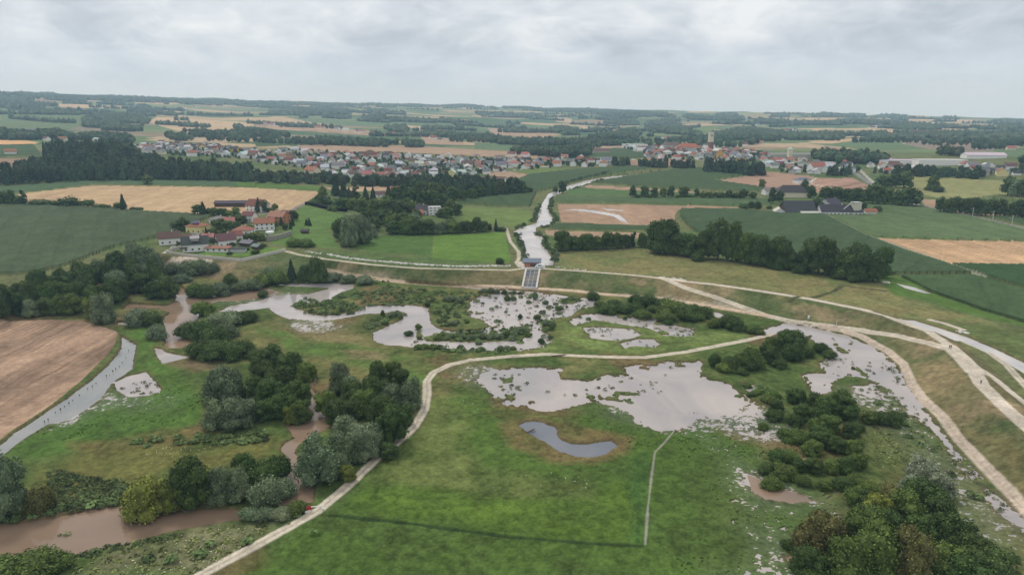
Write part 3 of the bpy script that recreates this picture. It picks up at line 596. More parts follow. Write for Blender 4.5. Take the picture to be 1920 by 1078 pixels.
def crown_mesh(name, *a):
    v, f, c = crown_arrays(*a); tri = f[:, 2] == f[:, 3]
    me = bpy.data.meshes.new(name); fl = [tuple(x[:3]) if q else tuple(x) for x, q in zip(f.tolist(), tri)]
    me.from_pydata(v.tolist(), [], fl); at_ = me.color_attributes.new('Col', 'FLOAT_COLOR', 'POINT'); c4 = np.ones((len(v), 4), np.float32); c4[:, :3] = c[:, None]; at_.data.foreach_set('color', c4.ravel())
    me.materials.append(leaf_mat); return me
def trunk_mesh():
    Vv, Ff = [], []
    def tube(p0, p1, r0, r1, n=7):
        p0, p1 = Vector(p0), Vector(p1); z = (p1-p0).normalized(); x = z.orthogonal().normalized(); y = z.cross(x); b0 = len(Vv)
        for p, r in ((p0, r0), (p1, r1)):
            for k in range(n): a = 6.283*k/n; Vv.append(tuple(p+x*math.cos(a)*r+y*math.sin(a)*r))
        for k in range(n): Ff.append((b0+k, b0+(k+1) % n, b0+n+(k+1) % n, b0+n+k))
    tube((0, 0, -0.06), (0.01, 0, 0.28), 0.035, 0.026); tube((0.01, 0, 0.27), (0.0, 0.02, 0.7), 0.026, 0.008)
    for a in (0.3, 1.7, 3.1, 4.6): tube((0.01, 0, 0.25+0.03*a), (0.22*math.cos(a), 0.22*math.sin(a), 0.5+0.02*a), 0.016, 0.005)
    me = bpy.data.meshes.new('trunk'); me.from_pydata(Vv, [], Ff); me.materials.append(bark); return me
TRUNK = trunk_mesh()
VAR = {}
for kind, cnt, nl, lf in (('round', 5, 3000, 0.024), ('willow', 4, 3600, 0.021), ('bush', 5, 3000, 0.024), ('conifer', 2, 1400, 0.035), ('poplar', 2, 2200, 0.026)):
    VAR[kind, 0] = [crown_mesh('crown', kind, 100*i+len(kind), nl, lf) for i in range(cnt)]
    VAR[kind, 1] = [crown_mesh('crown', kind, 50*i+len(kind), nl//5, lf*1.9, 1) for i in range(3)]
TINT = {'d': ((0.063, 0.098, 0.026), 'dark green'), 'm': ((0.098, 0.140, 0.032), 'mid green'), 'w': ((0.140, 0.180, 0.095), 'grey-green'), 's': ((0.24, 0.27, 0.17), 'pale silvery'),
        'y': ((0.150, 0.180, 0.035), 'yellow-green'), 'b': ((0.125, 0.120, 0.040), 'olive-brown'), 'c': ((0.032, 0.055, 0.028), 'dark conical'), 'p': ((0.045, 0.08, 0.033), 'slender dark')}
FORM = {'d': 'round', 'm': 'round', 'w': 'willow', 's': 'willow', 'y': 'round', 'b': 'round', 'c': 'conifer', 'p': 'poplar'}
NAMEK = {'d': 'deciduous_tree', 'm': 'deciduous_tree', 'w': 'willow_tree', 's': 'willow_tree', 'y': 'deciduous_tree', 'b': 'deciduous_tree', 'c': 'conifer_tree', 'p': 'poplar_tree'}
PLANTS = []   # (group, k, x, y, w, h, pxx, pyy, object)
def plant(group, k, x, y, w, h, px, py):
    low = k.lower(); bushy = k.isupper(); c, word = TINT[low]; far = 1 if math.hypot(x, y) > 560 else 0
    form = 'bush' if bushy else FORM[low]; me = random.choice(VAR[form, far]); z = ground_z(x, y)
    fq = random.uniform(0.82, 1.22); col = tuple(a*fq*random.uniform(0.97, 1.03) for a in c)+(1,)
    if bushy:
        w *= 1.25; h *= 1.12
        o = link(me, 'bush'); o.location = (x, y, z-0.1*h if z > -0.3 else -0.3)
        crown = o
    else:
        o = bpy.data.objects.new(NAMEK[low], None); C.objects.link(o); o.location = (x, y, max(z, -0.45)-0.15)
        crown = link(me, 'crown', o)
        if form in ('round', 'willow', 'conifer'): link(TRUNK, 'trunk', o)
    crown.color = col
    o.scale = (w, w*random.uniform(0.9, 1.1), h); o.rotation_euler = (0, 0, random.uniform(0, 6.28))
    PLANTS.append([group, k, x, y, w, h, px, py, o]); return o
def wh(x, y, wpx, hpx):
    s = math.sqrt(x*x+y*y+CAMH*CAMH)/FPX; cd_ = math.hypot(x, y)/math.sqrt(x*x+y*y+CAMH*CAMH)
    w = wpx*s; sn = CAMH/math.sqrt(x*x+y*y+CAMH*CAMH)
    h = (hpx*s-0.55*w*sn)/cd_ ; k_ = 0.90+0.16*min(1, max(0, (math.hypot(x, y)-260)/300)); return w*k_, max(h*(0.90+0.4*(k_-0.90)), 0.55*w*k_)
EXPL = [
 ('scrub islands in the main pool', "908,549,14,12,W 920,549,14,13,W 932,549,14,12,W 946,550,12,12,D 964,550,9,10,W 952,562,14,13,M 963,562,12,13,W 1003,560,14,20,W 991,567,10,9,W 1023,569,12,12,W 975,596,9,13,D 1009,597,16,14,M 1022,610,16,14,W 1034,613,16,14,W 1034,620,10,14,D 1015,643,13,16,D 1046,581,14,13,M 1053,578,10,10,W 852,611,16,13,W 842,611,12,11,W 876,606,12,11,M 766,628,18,14,D 784,616,14,15,M 786,634,12,10,M 838,565,16,14,W 850,565,16,15,W 862,568,16,15,W 874,562,12,12,W 801,575,10,12,D 718,593,9,16,D 735,595,16,16,W 748,594,14,14,W 704,611,16,12,W 722,609,14,11,M 785,654,18,12,M 798,654,18,12,M 812,655,16,11,M 825,654,12,12,D 863,654,13,14,W 896,644,16,12,W 902,657,18,11,M 938,654,16,13,W 950,655,18,14,W 962,654,14,11,M 849,632,18,13,W 860,634,14,12,M 867,634,18,14,W 885,635,18,14,W 896,634,14,13,W 904,634,18,14,W 920,635,18,12,W 937,634,18,14,W 952,631,18,14,D 967,626,16,14,W 979,622,16,13,W 991,630,14,12,M 820,636,16,9,M 960,636,16,10,W 1600,690,8,7,M"),
 ('row along the brown creek', "15,978,78,122,w 78,965,45,60,B 275,975,92,92,y 322,962,55,70,y 368,958,82,108,d 418,950,62,86,w 452,944,52,78,w 466,905,52,62,d 497,912,60,62,D 520,895,50,52,D 505,948,62,70,W 535,930,40,45,W 60,1095,95,66,M 20,1100,80,60,M 105,1072,50,40,M 122,1062,34,34,D 470,976,40,32,W 500,976,44,34,W 530,974,40,32,W 556,966,42,36,M"),
 ('copse between creek and path', "598,912,104,112,w 645,880,76,84,w 682,868,80,92,w 650,835,70,72,w 632,900,50,60,w 700,850,56,66,w 735,836,74,96,d 715,800,66,72,d 680,785,70,66,m 640,800,66,62,d 612,780,50,56,m 665,765,58,62,d 705,770,66,76,d 735,775,62,70,w 770,770,54,74,w 752,735,44,52,d 708,728,46,62,d 740,720,38,50,m 640,742,58,78,w 660,755,50,62,w 730,862,44,40,d 760,800,40,50,d 655,905,36,40,y"),
 ('dark copse west of the creek', "418,762,86,84,w 440,748,56,70,w 408,808,66,66,w 445,808,76,72,w 470,790,44,50,w 486,700,42,46,d 512,690,50,52,d 545,702,52,50,d 575,714,50,48,m 500,730,58,62,d 530,745,66,70,d 560,765,58,62,d 505,765,64,66,d 480,752,44,54,d 530,788,62,60,d 565,792,54,56,m 500,790,50,48,d 545,795,32,40,y"),
 ('bushes by the winding flood', "382,592,38,34,M 405,612,44,32,W 432,610,52,32,W 462,606,44,30,D 355,632,40,40,D 380,636,48,44,D 405,648,50,48,D 425,634,40,38,W 378,672,52,44,D 408,674,54,46,D 438,672,50,44,D 460,664,36,36,D 482,672,32,26,D 297,636,34,34,W 255,612,46,40,W 285,612,42,36,D 296,622,20,20,D 340,530,30,20,W 325,515,36,30,W 350,517,44,34,W 375,516,44,34,W 395,514,28,26,W 366,552,30,28,M 385,556,40,32,D 410,553,36,30,W 435,546,32,36,d 452,546,32,26,W 474,543,34,26,W 497,536,34,30,M 520,534,38,34,M 505,520,28,24,W 548,530,27,48,c 571,530,28,36,d 594,532,34,56,d 606,531,24,34,d 625,528,34,18,W 655,530,30,16,W 685,534,34,16,W 494,556,22,16,D"),
 ('grey tree beside the brown ploughed bay', "196,610,50,64,w 178,598,34,44,y"),
 ('hedgerow beside the dry meadow', "1055,472,38,44,d 1078,470,32,32,d 1098,470,30,36,d 1118,469,32,30,m 1138,468,30,38,d 1156,467,30,34,d 1172,466,26,30,d 1187,464,18,32,p 1203,464,20,30,m 1217,466,20,24,d 1238,478,62,74,d 1268,480,44,48,d 1292,484,44,50,d 1318,488,46,58,d 1345,490,50,84,d 1372,492,44,78,d 1396,496,36,62,m 1420,500,50,62,d 1446,502,38,44,d 1463,505,42,64,d 1482,508,30,40,d 1510,512,38,44,d 1533,517,62,76,d 1562,520,34,38,d 1590,526,54,62,d 1612,530,52,72,d 1636,530,40,52,d 1650,522,34,58,d 1085,470,24,24,D 1305,490,24,22,D 1500,514,24,20,D 1575,524,24,20,D 1600,530,24,20,D 1455,506,24,18,D"),
 ('long thicket below the dam', "1105,561,22,20,D 1135,580,34,24,D 1152,572,34,24,D 1170,585,38,28,D 1185,574,34,28,D 1200,588,36,28,D 1213,578,34,26,D 1228,590,34,26,D 1240,580,34,28,D 1256,594,40,30,D 1240,604,40,26,D 1272,586,36,30,D 1285,600,38,28,D 1298,588,36,28,D 1310,602,34,26,D 1326,596,36,30,D 1340,610,34,26,D 1355,606,32,28,D 1370,613,32,28,D 1384,612,26,28,D 1258,612,30,18,D 1210,600,30,20,D 1120,578,24,18,D 1410,622,28,22,D 1425,628,24,18,M"),
 ('copse below the dam ramp', "1340,688,22,28,D 1356,680,26,28,D 1372,690,30,32,D 1385,678,30,30,D 1400,694,30,30,D 1414,686,34,42,D 1428,672,34,40,d 1445,680,34,36,d 1462,666,36,40,d 1480,672,34,34,D 1497,662,34,36,d 1515,672,34,34,D 1532,662,34,32,D 1545,670,24,22,D 1440,655,34,36,d 1470,648,36,32,d 1495,645,30,28,D 1380,704,28,22,D 1400,706,26,20,D 1355,700,26,20,D 1370,695,24,24,D 1460,688,26,20,D 1420,732,24,18,M 1438,738,24,20,D 1450,746,24,20,D 1395,728,24,16,M 1410,742,24,18,D 1440,755,24,18,M"),
 ('thicket beside the drowned meadow', "1462,768,40,36,d 1482,756,36,34,d 1505,762,40,38,d 1530,770,42,42,d 1510,790,44,40,d 1485,795,40,36,D 1550,785,44,42,d 1575,780,40,38,d 1598,790,44,40,d 1622,795,44,38,d 1648,797,46,38,D 1665,798,28,28,D 1530,808,44,40,m 1560,815,46,42,m 1588,818,44,42,d 1605,812,32,32,D 1475,815,38,32,D 1500,828,42,34,M 1540,840,44,38,d 1570,848,46,40,d 1598,852,44,42,d 1515,855,44,36,d 1480,862,44,34,D 1450,872,38,32,D 1440,885,40,34,D 1470,892,46,36,M 1500,885,44,38,d 1530,888,48,42,d 1560,890,48,42,d 1588,888,44,42,d 1605,880,36,36,m 1450,905,34,26,M 1508,912,30,26,D 1545,915,42,30,m 1580,918,44,34,d 1600,912,34,30,D 1620,925,40,34,M 1435,800,30,24,M 1450,785,30,24,D"),
 ('big copse by the drowned meadow', "1530,1058,96,104,b 1508,1085,64,70,d 1560,1030,60,64,b 1615,1045,96,100,m 1645,1100,100,118,m 1590,1110,90,104,m 1700,1108,74,110,b 1660,1030,70,76,d 1640,985,56,64,y 1690,990,76,76,m 1668,968,56,60,b 1725,975,72,80,d 1700,940,50,52,s 1728,920,64,70,s 1758,935,56,56,s 1745,965,54,50,s 1755,1000,70,78,d 1720,1040,70,76,d 1775,1045,78,84,d 1815,1085,84,84,d 1850,1110,90,82,d 1760,1100,78,86,m 1800,1120,84,80,d 1885,1110,60,50,D 1500,1040,38,34,D 1478,1028,30,26,D 1512,1072,44,40,M 1530,1095,50,44,M 1560,1085,60,60,d 1600,950,44,44,M 1625,958,46,44,d"),
 ('tree row along the far maize field', "1186,373,15,24,d 1208,373,18,22,d 1227,373,16,20,d 1243,373,15,20,m 1257,373,17,23,d 1282,373,22,24,d 1296,373,9,11,D 1306,373,12,17,d 1320,374,16,15,D 1335,374,16,14,D 1350,374,16,14,D 1365,374,14,18,d 1380,375,16,14,D 1394,375,15,18,d 1410,375,15,15,D 1196,374,10,7,D 1218,374,8,7,D 1270,374,8,7,D 1393,392,16,12,D 1408,391,12,14,d 1420,393,14,16,d"),
 ('belt around the big farm', "1447,382,16,30,d 1428,352,14,16,m 1461,380,14,22,d 1508,358,14,22,d 1520,372,18,24,d 1530,398,24,28,d 1540,400,14,20,d 1519,398,12,18,d 1548,376,26,26,d 1567,377,26,26,d 1585,378,24,24,d 1603,379,24,26,d 1620,381,24,24,d 1636,384,34,38,d 1660,384,30,32,m 1678,386,22,22,m 1702,388,42,34,d 1690,388,24,26,d 1596,384,14,24,d 1617,395,16,14,d 1643,399,14,12,D 1466,389,10,8,D 1443,392,8,8,D 1475,388,10,9,D"),
 ('tree belt beside the railway', "1763,399,20,26,d 1777,401,20,24,d 1792,402,22,28,d 1808,403,22,28,d 1824,404,22,30,d 1840,405,22,28,d 1857,406,24,30,d 1874,407,22,30,d 1891,408,20,22,m 1908,410,26,32,d 1925,411,24,30,d"),
 ('trees in the olive pasture', "1652,352,26,22,d 1672,354,26,24,d 1694,355,32,32,d 1748,360,20,28,d 1760,362,16,14,D 1738,358,10,6,D 1889,368,24,30,d 1905,371,26,30,w 1920,373,24,34,d"),
 ('hedge between maize and wheat', "4,386,20,24,d 22,386,17,26,d 38,386,13,18,D 45,386,14,26,p 66,387,20,12,D 82,387,22,12,D 97,387,18,12,D 116,388,20,16,D 135,389,30,22,D 167,391,18,14,D 161,386,6,12,D 184,392,16,7,D 196,393,16,7,D 212,394,11,7,D 222,395,11,13,D 232,397,15,28,c 250,395,12,7,D 261,396,12,6,D"),
 ('single trees on the wheat field edge', "277,347,19,17,m"),
 ('gardens of the hamlet', "337,462,12,10,D 352,465,12,10,m 385,462,9,16,c 398,456,12,12,D 452,458,14,12,m 436,462,10,10,D 445,428,14,14,m 470,432,12,12,D 402,441,14,14,m 425,450,12,12,m 500,447,10,8,D 518,426,10,12,m 535,432,12,14,d 460,470,12,8,D 492,464,14,10,D 430,478,10,7,D 356,430,14,14,d 340,444,12,10,D 371,406,20,18,d 382,406,16,24,c 392,404,16,14,m 402,405,14,16,m 417,408,22,18,d 430,408,20,14,m 443,406,18,18,m 436,416,22,16,D 447,414,22,14,D 455,420,20,16,d 423,440,20,14,D 345,434,22,26,d 330,432,16,14,D 350,449,22,14,M 388,449,11,24,c 406,424,16,14,D 415,432,26,22,d 430,436,24,22,d 485,398,16,28,c 495,398,18,22,d 508,398,14,12,D 516,394,12,13,m 552,414,16,20,d 549,424,10,18,c 545,430,8,20,c 528,424,12,18,c 485,452,24,18,m 474,452,24,16,m 464,448,18,12,M 492,452,14,14,M 440,446,14,10,M 395,438,14,10,D 575,423,10,14,c 580,424,10,17,c 345,452,16,10,M 455,470,14,10,D 478,476,14,8,D 550,463,30,16,M 572,464,30,14,M"),
 ('woodland around the white villa', "600,384,22,22,d 590,386,20,16,D 610,384,24,18,D 606,370,18,22,m 630,368,22,40,c 645,372,24,36,c 655,376,20,26,c 668,382,22,36,p 686,378,18,32,c 700,378,18,30,c 715,388,20,14,D 729,376,18,34,c 640,392,34,22,d 625,396,20,12,D 660,394,26,24,m 680,398,32,30,m 705,402,32,32,m 725,398,34,34,m 745,402,34,30,d 765,398,34,30,m 690,418,34,30,d 712,422,36,32,d 735,426,36,34,m 758,426,36,32,m 778,424,34,30,w 740,440,34,30,d 765,441,36,34,m 785,441,34,30,d 805,440,36,32,d 826,440,30,28,w 846,439,28,26,m 640,452,28,44,d 655,464,38,62,w 680,458,44,62,w 645,440,30,34,d 695,446,30,30,w 702,434,30,30,d 663,440,44,44,w 740,378,28,30,d 757,380,34,38,d 775,382,32,34,d 795,384,30,30,d 812,384,30,30,d 830,388,30,28,d 845,396,28,26,d 855,404,24,24,d 840,410,26,24,d 826,408,20,18,d 790,368,30,30,d 810,370,30,30,d 830,372,30,28,d 850,376,30,28,d 780,400,24,22,d 845,424,22,20,M 862,428,20,16,M 780,412,24,22,d"),
 ('trees by the river fields', "860,438,24,22,d 875,438,26,26,d 892,437,26,32,d 905,436,22,24,d 918,434,10,16,d 930,434,12,26,c 941,434,16,12,D 936,495,17,16,D 968,366,16,18,d 982,366,16,18,d 994,364,14,14,d 1041,360,12,14,d 1053,364,14,26,d 1058,358,10,18,d"),
 ('row beside the far meadow', "945,366,18,22,d 925,368,20,24,d 905,372,22,24,d 885,376,22,24,d 868,380,20,22,d"),
]
for grp, s in EXPL:
    for q in s.split():
        x, y, w, h, k = q.split(','); x, y, w, h = map(float, (x, y, w, h))
        if 'thicket' in grp or 'ramp' in grp: x += random.gauss(0, 5); y += random.gauss(0, 3.2); q_ = random.uniform(.7, 1.3); w *= q_; h *= q_; k = k if random.random() < .75 else ('M' if k.isupper() else 'm')
        gx, gy = G(x, y)
        W_, H_ = wh(gx, gy, w, h)
        off = W_*0.28 if k.islower() else W_*0.2   # the pixel is the foot of the crown's near side
        D = math.hypot(gx, gy); gx *= (D+off)/D; gy *= (D+off)/D
        plant(grp, k, gx, gy, W_, H_, x, y)
def scatter(poly, spacing, n_max=100000, jit=0.9, seed=1, grid=True):
    P = np.array(poly); x0, y0 = P.min(0); x1, y1 = P.max(0); g = np.random.default_rng(seed)
    xs, ys = np.meshgrid(np.arange(x0, x1, spacing), np.arange(y0, y1, spacing)); xs = xs.ravel()+g.uniform(-.5, .5, xs.size)*spacing*jit; ys = ys.ravel()+g.uniform(-.5, .5, ys.size)*spacing*jit
    m = inside(xs, ys, poly); return np.stack([xs[m], ys[m]], 1)[:n_max]
# the riverside wood on the left: individual trees
LW = GP("-30,600 0,596 60,597 110,595 160,598 185,585 225,566 320,560 328,545 305,520 300,500 300,482 262,486 215,505 165,525 110,540 40,560 -30,575")
for (x, y) in scatter(LW, 9.6, seed=4):
    k = random.choice('dddddmmwdy' if y < 300 else 'dddmdw'); h = random.uniform(9, 14.5)*(0.75 if y < 255 and x > -190 else 1); w = random.uniform(9, 13)
    plant('wood between maize and stubble', k, x, y, w, h, 0, 0)
def project(x, y, z=4):
    vx, vy, vz = x, y, z-CAMH; f = vy*CP-vz*SP; return 960+FPX*vx/f, 539-FPX*(vy*SP+vz*CP)/f
gx, gy = G(275, 522); plant('wood between maize and stubble', 'w', gx, gy, 21, 22, 275, 522); gx, gy = G(255, 515); plant('wood between maize and stubble', 'w', gx, gy, 14, 19, 255, 515)
# ------------------------------------------------------------------ woods too dense to count, one object each
def wood(name, spots, hrange, wr, tint, detail=1, label=None):
    g = np.random.default_rng(len(spots)); base = []
    for k in range(4):
        if detail >= 2: a = crown_arrays(['round', 'round', 'poplar', 'conifer'][k], 900+k, 170, 0.075, 1)
        elif detail == 1:
            iv, jf = ICO[1]; v = iv*np.array([0.5, 0.5, 0.42])*(1+0.3*(g.random(len(iv))-0.5))[:, None]+np.array([0, 0, 0.5]); f = np.concatenate([jf, jf[:, 2:3]], 1); 
            m = 26; nrm = g.normal(size=(m, 3)); nrm /= np.linalg.norm(nrm, axis=1)[:, None]; P = nrm*np.array([0.5, 0.5, 0.42])*1.05+np.array([0, 0, 0.52]); q = g.normal(size=(m, 3)); a1 = np.cross(nrm, q); a1 /= np.linalg.norm(a1, axis=1)[:, None]; a2 = np.cross(nrm, a1)
            Q = np.stack([P-a1*.13, P+a2*.13, P+a1*.13, P-a2*.13], 1).reshape(-1, 3); a = (np.concatenate([v, Q]), np.concatenate([f, np.arange(4*m).reshape(m, 4)+len(v)]), np.concatenate([np.full(len(v), 0.9), np.repeat(g.uniform(0.5, 1.6, m), 4)]))
        else:
            iv = np.array([(0, 0, 1), (.5, 0, .55), (.15, .48, .6), (-.4, .3, .5), (-.4, -.3, .62), (.15, -.48, .5), (.4, 0, 0), (-.2, .35, 0), (-.2, -.35, 0)], float); iv = iv*(1+0.2*(g.random(iv.shape)-.5))
            jf = np.array([(0, 1, 2, 2), (0, 2, 3, 3), (0, 3, 4, 4), (0, 4, 5, 5), (0, 5, 1, 1), (1, 6, 7, 2), (2, 7, 3, 3), (3, 7, 8, 4), (4, 8, 5, 5), (5, 8, 6, 1)]); a = (iv, jf, np.ones(len(iv)))
        base.append(a)
    VV, FF, CC, nv = [], [], [], 0
    xs = np.array([s[0] for s in spots]); ys = np.array([s[1] for s in spots]); zs = Hbase(xs, ys)
    for (x, y, z) in zip(xs, ys, zs):
        v, f, c = base[g.integers(0, 4 if detail < 2 else 4) if detail != 2 or g.random() < 0.35 else g.integers(0, 2)]; h = g.uniform(*hrange); w = g.uniform(*wr); a = g.uniform(0, 6.28); ca, sa = math.cos(a)*w, math.sin(a)*w
        VV.append(np.stack([x+v[:, 0]*ca-v[:, 1]*sa, y+v[:, 0]*sa+v[:, 1]*ca, z-0.5+v[:, 2]*h], 1)); FF.append(f+nv); tc_ = np.array(tint)*g.uniform(0.6, 1.6)*np.array([g.uniform(.8, 1.35), 1, 1]); CC.append(c[:, None]*tc_[None, :]); nv += len(v)
    VV = np.concatenate(VV); FF = np.concatenate(FF); CC = np.concatenate(CC)
    # degenerate quads become triangles
    tri = FF[:, 2] == FF[:, 3]; nt_, nq = tri.sum(), (~tri).sum(); me = bpy.data.meshes.new(name)
    me.vertices.add(len(VV)); me.vertices.foreach_set('co', VV.astype(np.float32).ravel()); li = np.concatenate([FF[tri][:, :3].ravel(), FF[~tri].ravel()]).astype(np.int32)
    me.loops.add(len(li)); me.loops.foreach_set('vertex_index', li); st = np.concatenate([np.arange(nt_)*3, nt_*3+np.arange(nq)*4]).astype(np.int32); me.polygons.add(nt_+nq); me.polygons.foreach_set('loop_start', st)
    a_ = me.color_attributes.new('Col', 'FLOAT_COLOR', 'POINT'); c4 = np.ones((len(VV), 4), np.float32); c4[:, :3] = CC; a_.data.foreach_set('color', c4.ravel()); me.update(calc_edges=True); me.polygons.foreach_set('use_smooth', np.zeros(nt_+nq, bool)); me.materials.append(leaf_mat)
    o = link(me, name); o['kind'] = 'stuff'; o['label'] = label or 'distant wood'; return o
GW = (0.042, 0.068, 0.030)
T1 = GP("-40,350 0,348 175,341 300,339 478,343 480,332 400,326 330,322 290,312 250,304 190,300 150,296 115,300 90,312 50,325 15,336 -40,340")
sp = scatter(T1, 11, seed=2); wood('woodland', sp, (17, 25), (10, 15), GW, 2, 'long dense wood behind the wheat field')
T1b = GP("480,343 560,346 618,347 690,350 755,352 900,352 905,343 840,340 760,343 690,341 600,338 480,332")
sp = scatter(GP("80,304 110,296 190,294 250,300 250,308 100,312"), 11, seed=9); wood('woodland', sp, (24, 34), (13, 18), GW, 2, 'taller dark hump of the long wood')
sp = scatter(T1b, 11, seed=3); wood('woodland', sp, (9, 15), (9, 13), GW, 2, 'dense wood below the large village')
T2 = GP("760,366 800,352 860,352 930,354 990,360 975,366 930,367 880,373 850,374 800,368"); sp = scatter(T2, 10, seed=6); wood('woodland', sp, (13, 20), (9, 13), GW, 2, 'wood on the slope right of the villa')
NW = GP("1316,324 1330,321 1380,321 1428,324 1432,331 1400,330 1340,326"); sp = scatter(NW, 10, seed=7); wood('woodland', sp, (17, 23), (11, 15), (0.04, 0.07, 0.035), 2, 'compact dark wood below the church')
for s, lab in (("1145,312 1178,313 1178,309 1147,308", 'small wood right of the orange-roofed villa'), ("1196,315 1248,316 1248,311 1200,310", 'small wood in the brown field'), ("1258,317 1300,318 1300,314 1262,313", 'loose clump of trees beside the brown field'), ("1675,329 1710,333 1780,335 1840,337 1842,331 1790,328 1720,326 1680,325", 'tree belt behind the olive pasture'), ("1545,331 1602,333 1600,328 1550,327", 'dark hedge above the striped field')):
    sp = scatter(GP(s), 10, seed=8); wood('woodland', sp, (11, 17), (9, 13), GW, 2, lab)
FARW = ["0,176 60,175 120,180 250,184 380,190 480,194 480,198 250,198 130,195 105,199 60,206 0,205", "25,204 100,207 155,217 150,219 60,213", "155,226 200,218 260,218 280,226 275,236 300,247 315,253 250,248 215,246 160,243", "240,210 280,204 330,216 335,221 245,219",
 "310,254 345,258 400,256 460,254 480,260 620,266 745,271 790,274 795,277 740,277 600,272 480,267 400,265 330,265 310,260", "440,240 480,248 540,256 545,261 470,257 450,250", "0,250 20,254 60,256 90,252 120,254 125,259 100,265 60,263 0,264",
 "505,202 570,200 640,206 655,216 560,218 505,216", "480,192 700,195 900,198 1000,202 1000,205 700,202 480,198", "678,222 700,220 760,222 830,226 890,232 890,235 800,231 680,227", "718,239 760,239 765,247 760,250 730,247", "790,251 830,249 880,253 925,260 960,266 958,270 900,265 850,259 800,257",
 "915,265 960,269 1060,271 1160,265 1175,271 1150,278 1100,279 1060,278 960,273 920,271", "1025,243 1055,241 1085,248 1085,255 1060,256 1030,249", "960,287 1060,287 1100,285 1110,291 1095,296 1060,298 960,290", "1110,209 1250,213 1260,221 1130,218", "1130,231 1190,229 1200,235 1140,237",
 "1210,233 1260,228 1290,243 1300,251 1240,253 1210,246", "1180,246 1240,251 1310,253 1320,259 1230,259 1190,253", "1280,218 1380,215 1400,225 1370,235 1290,229", "1320,259 1345,252 1400,244 1440,249 1500,254 1580,254 1580,261 1440,266 1400,275 1330,274", "1290,266 1330,266 1330,281 1300,279",
 "1440,231 1550,231 1600,225 1700,225 1720,237 1840,241 1900,239 1920,243 1850,248 1700,244 1600,238 1440,239", "1500,215 1620,216 1622,218 1500,218", "1648,216 1700,217 1702,219 1648,219", "1768,221 1798,221 1798,224 1768,224", "1440,217 1480,217 1480,221 1440,221", "1860,227 1920,227 1920,233 1860,231",
 "1575,256 1605,254 1605,259 1580,260", "1610,254 1660,252 1665,259 1700,257 1750,255 1900,258 1920,265 1840,261 1700,261 1640,259", "1520,294 1600,296 1660,300 1660,313 1620,317 1590,309 1530,304", "1745,289 1800,289 1805,299 1750,299", "1870,304 1920,304 1920,315 1880,315",
 "1000,202 1110,206 1200,211 1200,214 1000,209", "640,208 760,212 760,216 650,213", "890,212 1000,216 1020,224 900,219", "1085,222 1160,224 1160,227 1090,226", "560,222 640,220 660,223 600,226", "0,212 24,210 25,214 0,216", "80,210 100,212 95,216 78,215", "1400,232 1440,228 1450,236 1420,240",
 "1100,262 1180,250 1200,256 1190,262 1140,266", "1230,268 1290,264 1290,268 1240,274", "1150,216 1200,219 1190,225 1150,222", "1250,223 1280,222 1280,228 1255,230", "100,262 190,258 250,264 250,270 190,268 110,268", "195,290 245,285 262,292 255,300 200,300"]
spots = []
for i, s in enumerate(FARW):
    P = GP(s); cx, cy = np.mean(P, 0); D = math.hypot(cx, cy); sp_ = max(11, D/290); spots += [(x, y, sp_) for x, y in scatter(P, sp_, seed=20+i) if fbm(np.array([x]), np.array([y]), 150, 3, 3)[0] > (0.46 if D < 2300 else 0.51)]
# hedgerow trees along field borders on the far slopes
g = np.random.default_rng(5)
for i in range(130):
    D = g.uniform(1700, 6800); a = g.uniform(-0.68, 0.68); x0, y0 = D*math.sin(a), D*math.cos(a); th = g.normal(0, 0.35)
    n = int(g.integers(3, 34)); st = max(10, D/300)
    for k in range(n): spots.append((x0+k*st*math.cos(th)+g.normal(0, 3), y0+k*st*math.sin(th)*1.0+g.normal(0, 4), st))
near_ = [s for s in spots if math.hypot(s[0], s[1]) < 2300]; far_ = [s for s in spots if math.hypot(s[0], s[1]) >= 2300]; mid_ = [s for s in far_ if math.hypot(s[0], s[1]) < 3800]; far_ = [s for s in far_ if math.hypot(s[0], s[1]) >= 3800]
print('far wood trees', len(near_), len(mid_), len(far_))
if near_: wood('woodland', near_, (13, 21), (11, 15), (0.052, 0.085, 0.04), 1, 'belts of wood beyond the villages')
if mid_: wood('woodland', mid_, (14, 22), (15, 22), (0.05, 0.08, 0.042), 0, 'woods on the middle slopes')
if far_: wood('woodland', far_, (10, 26), (17, 28), (0.048, 0.075, 0.045), 0, 'woods on the far ridges')
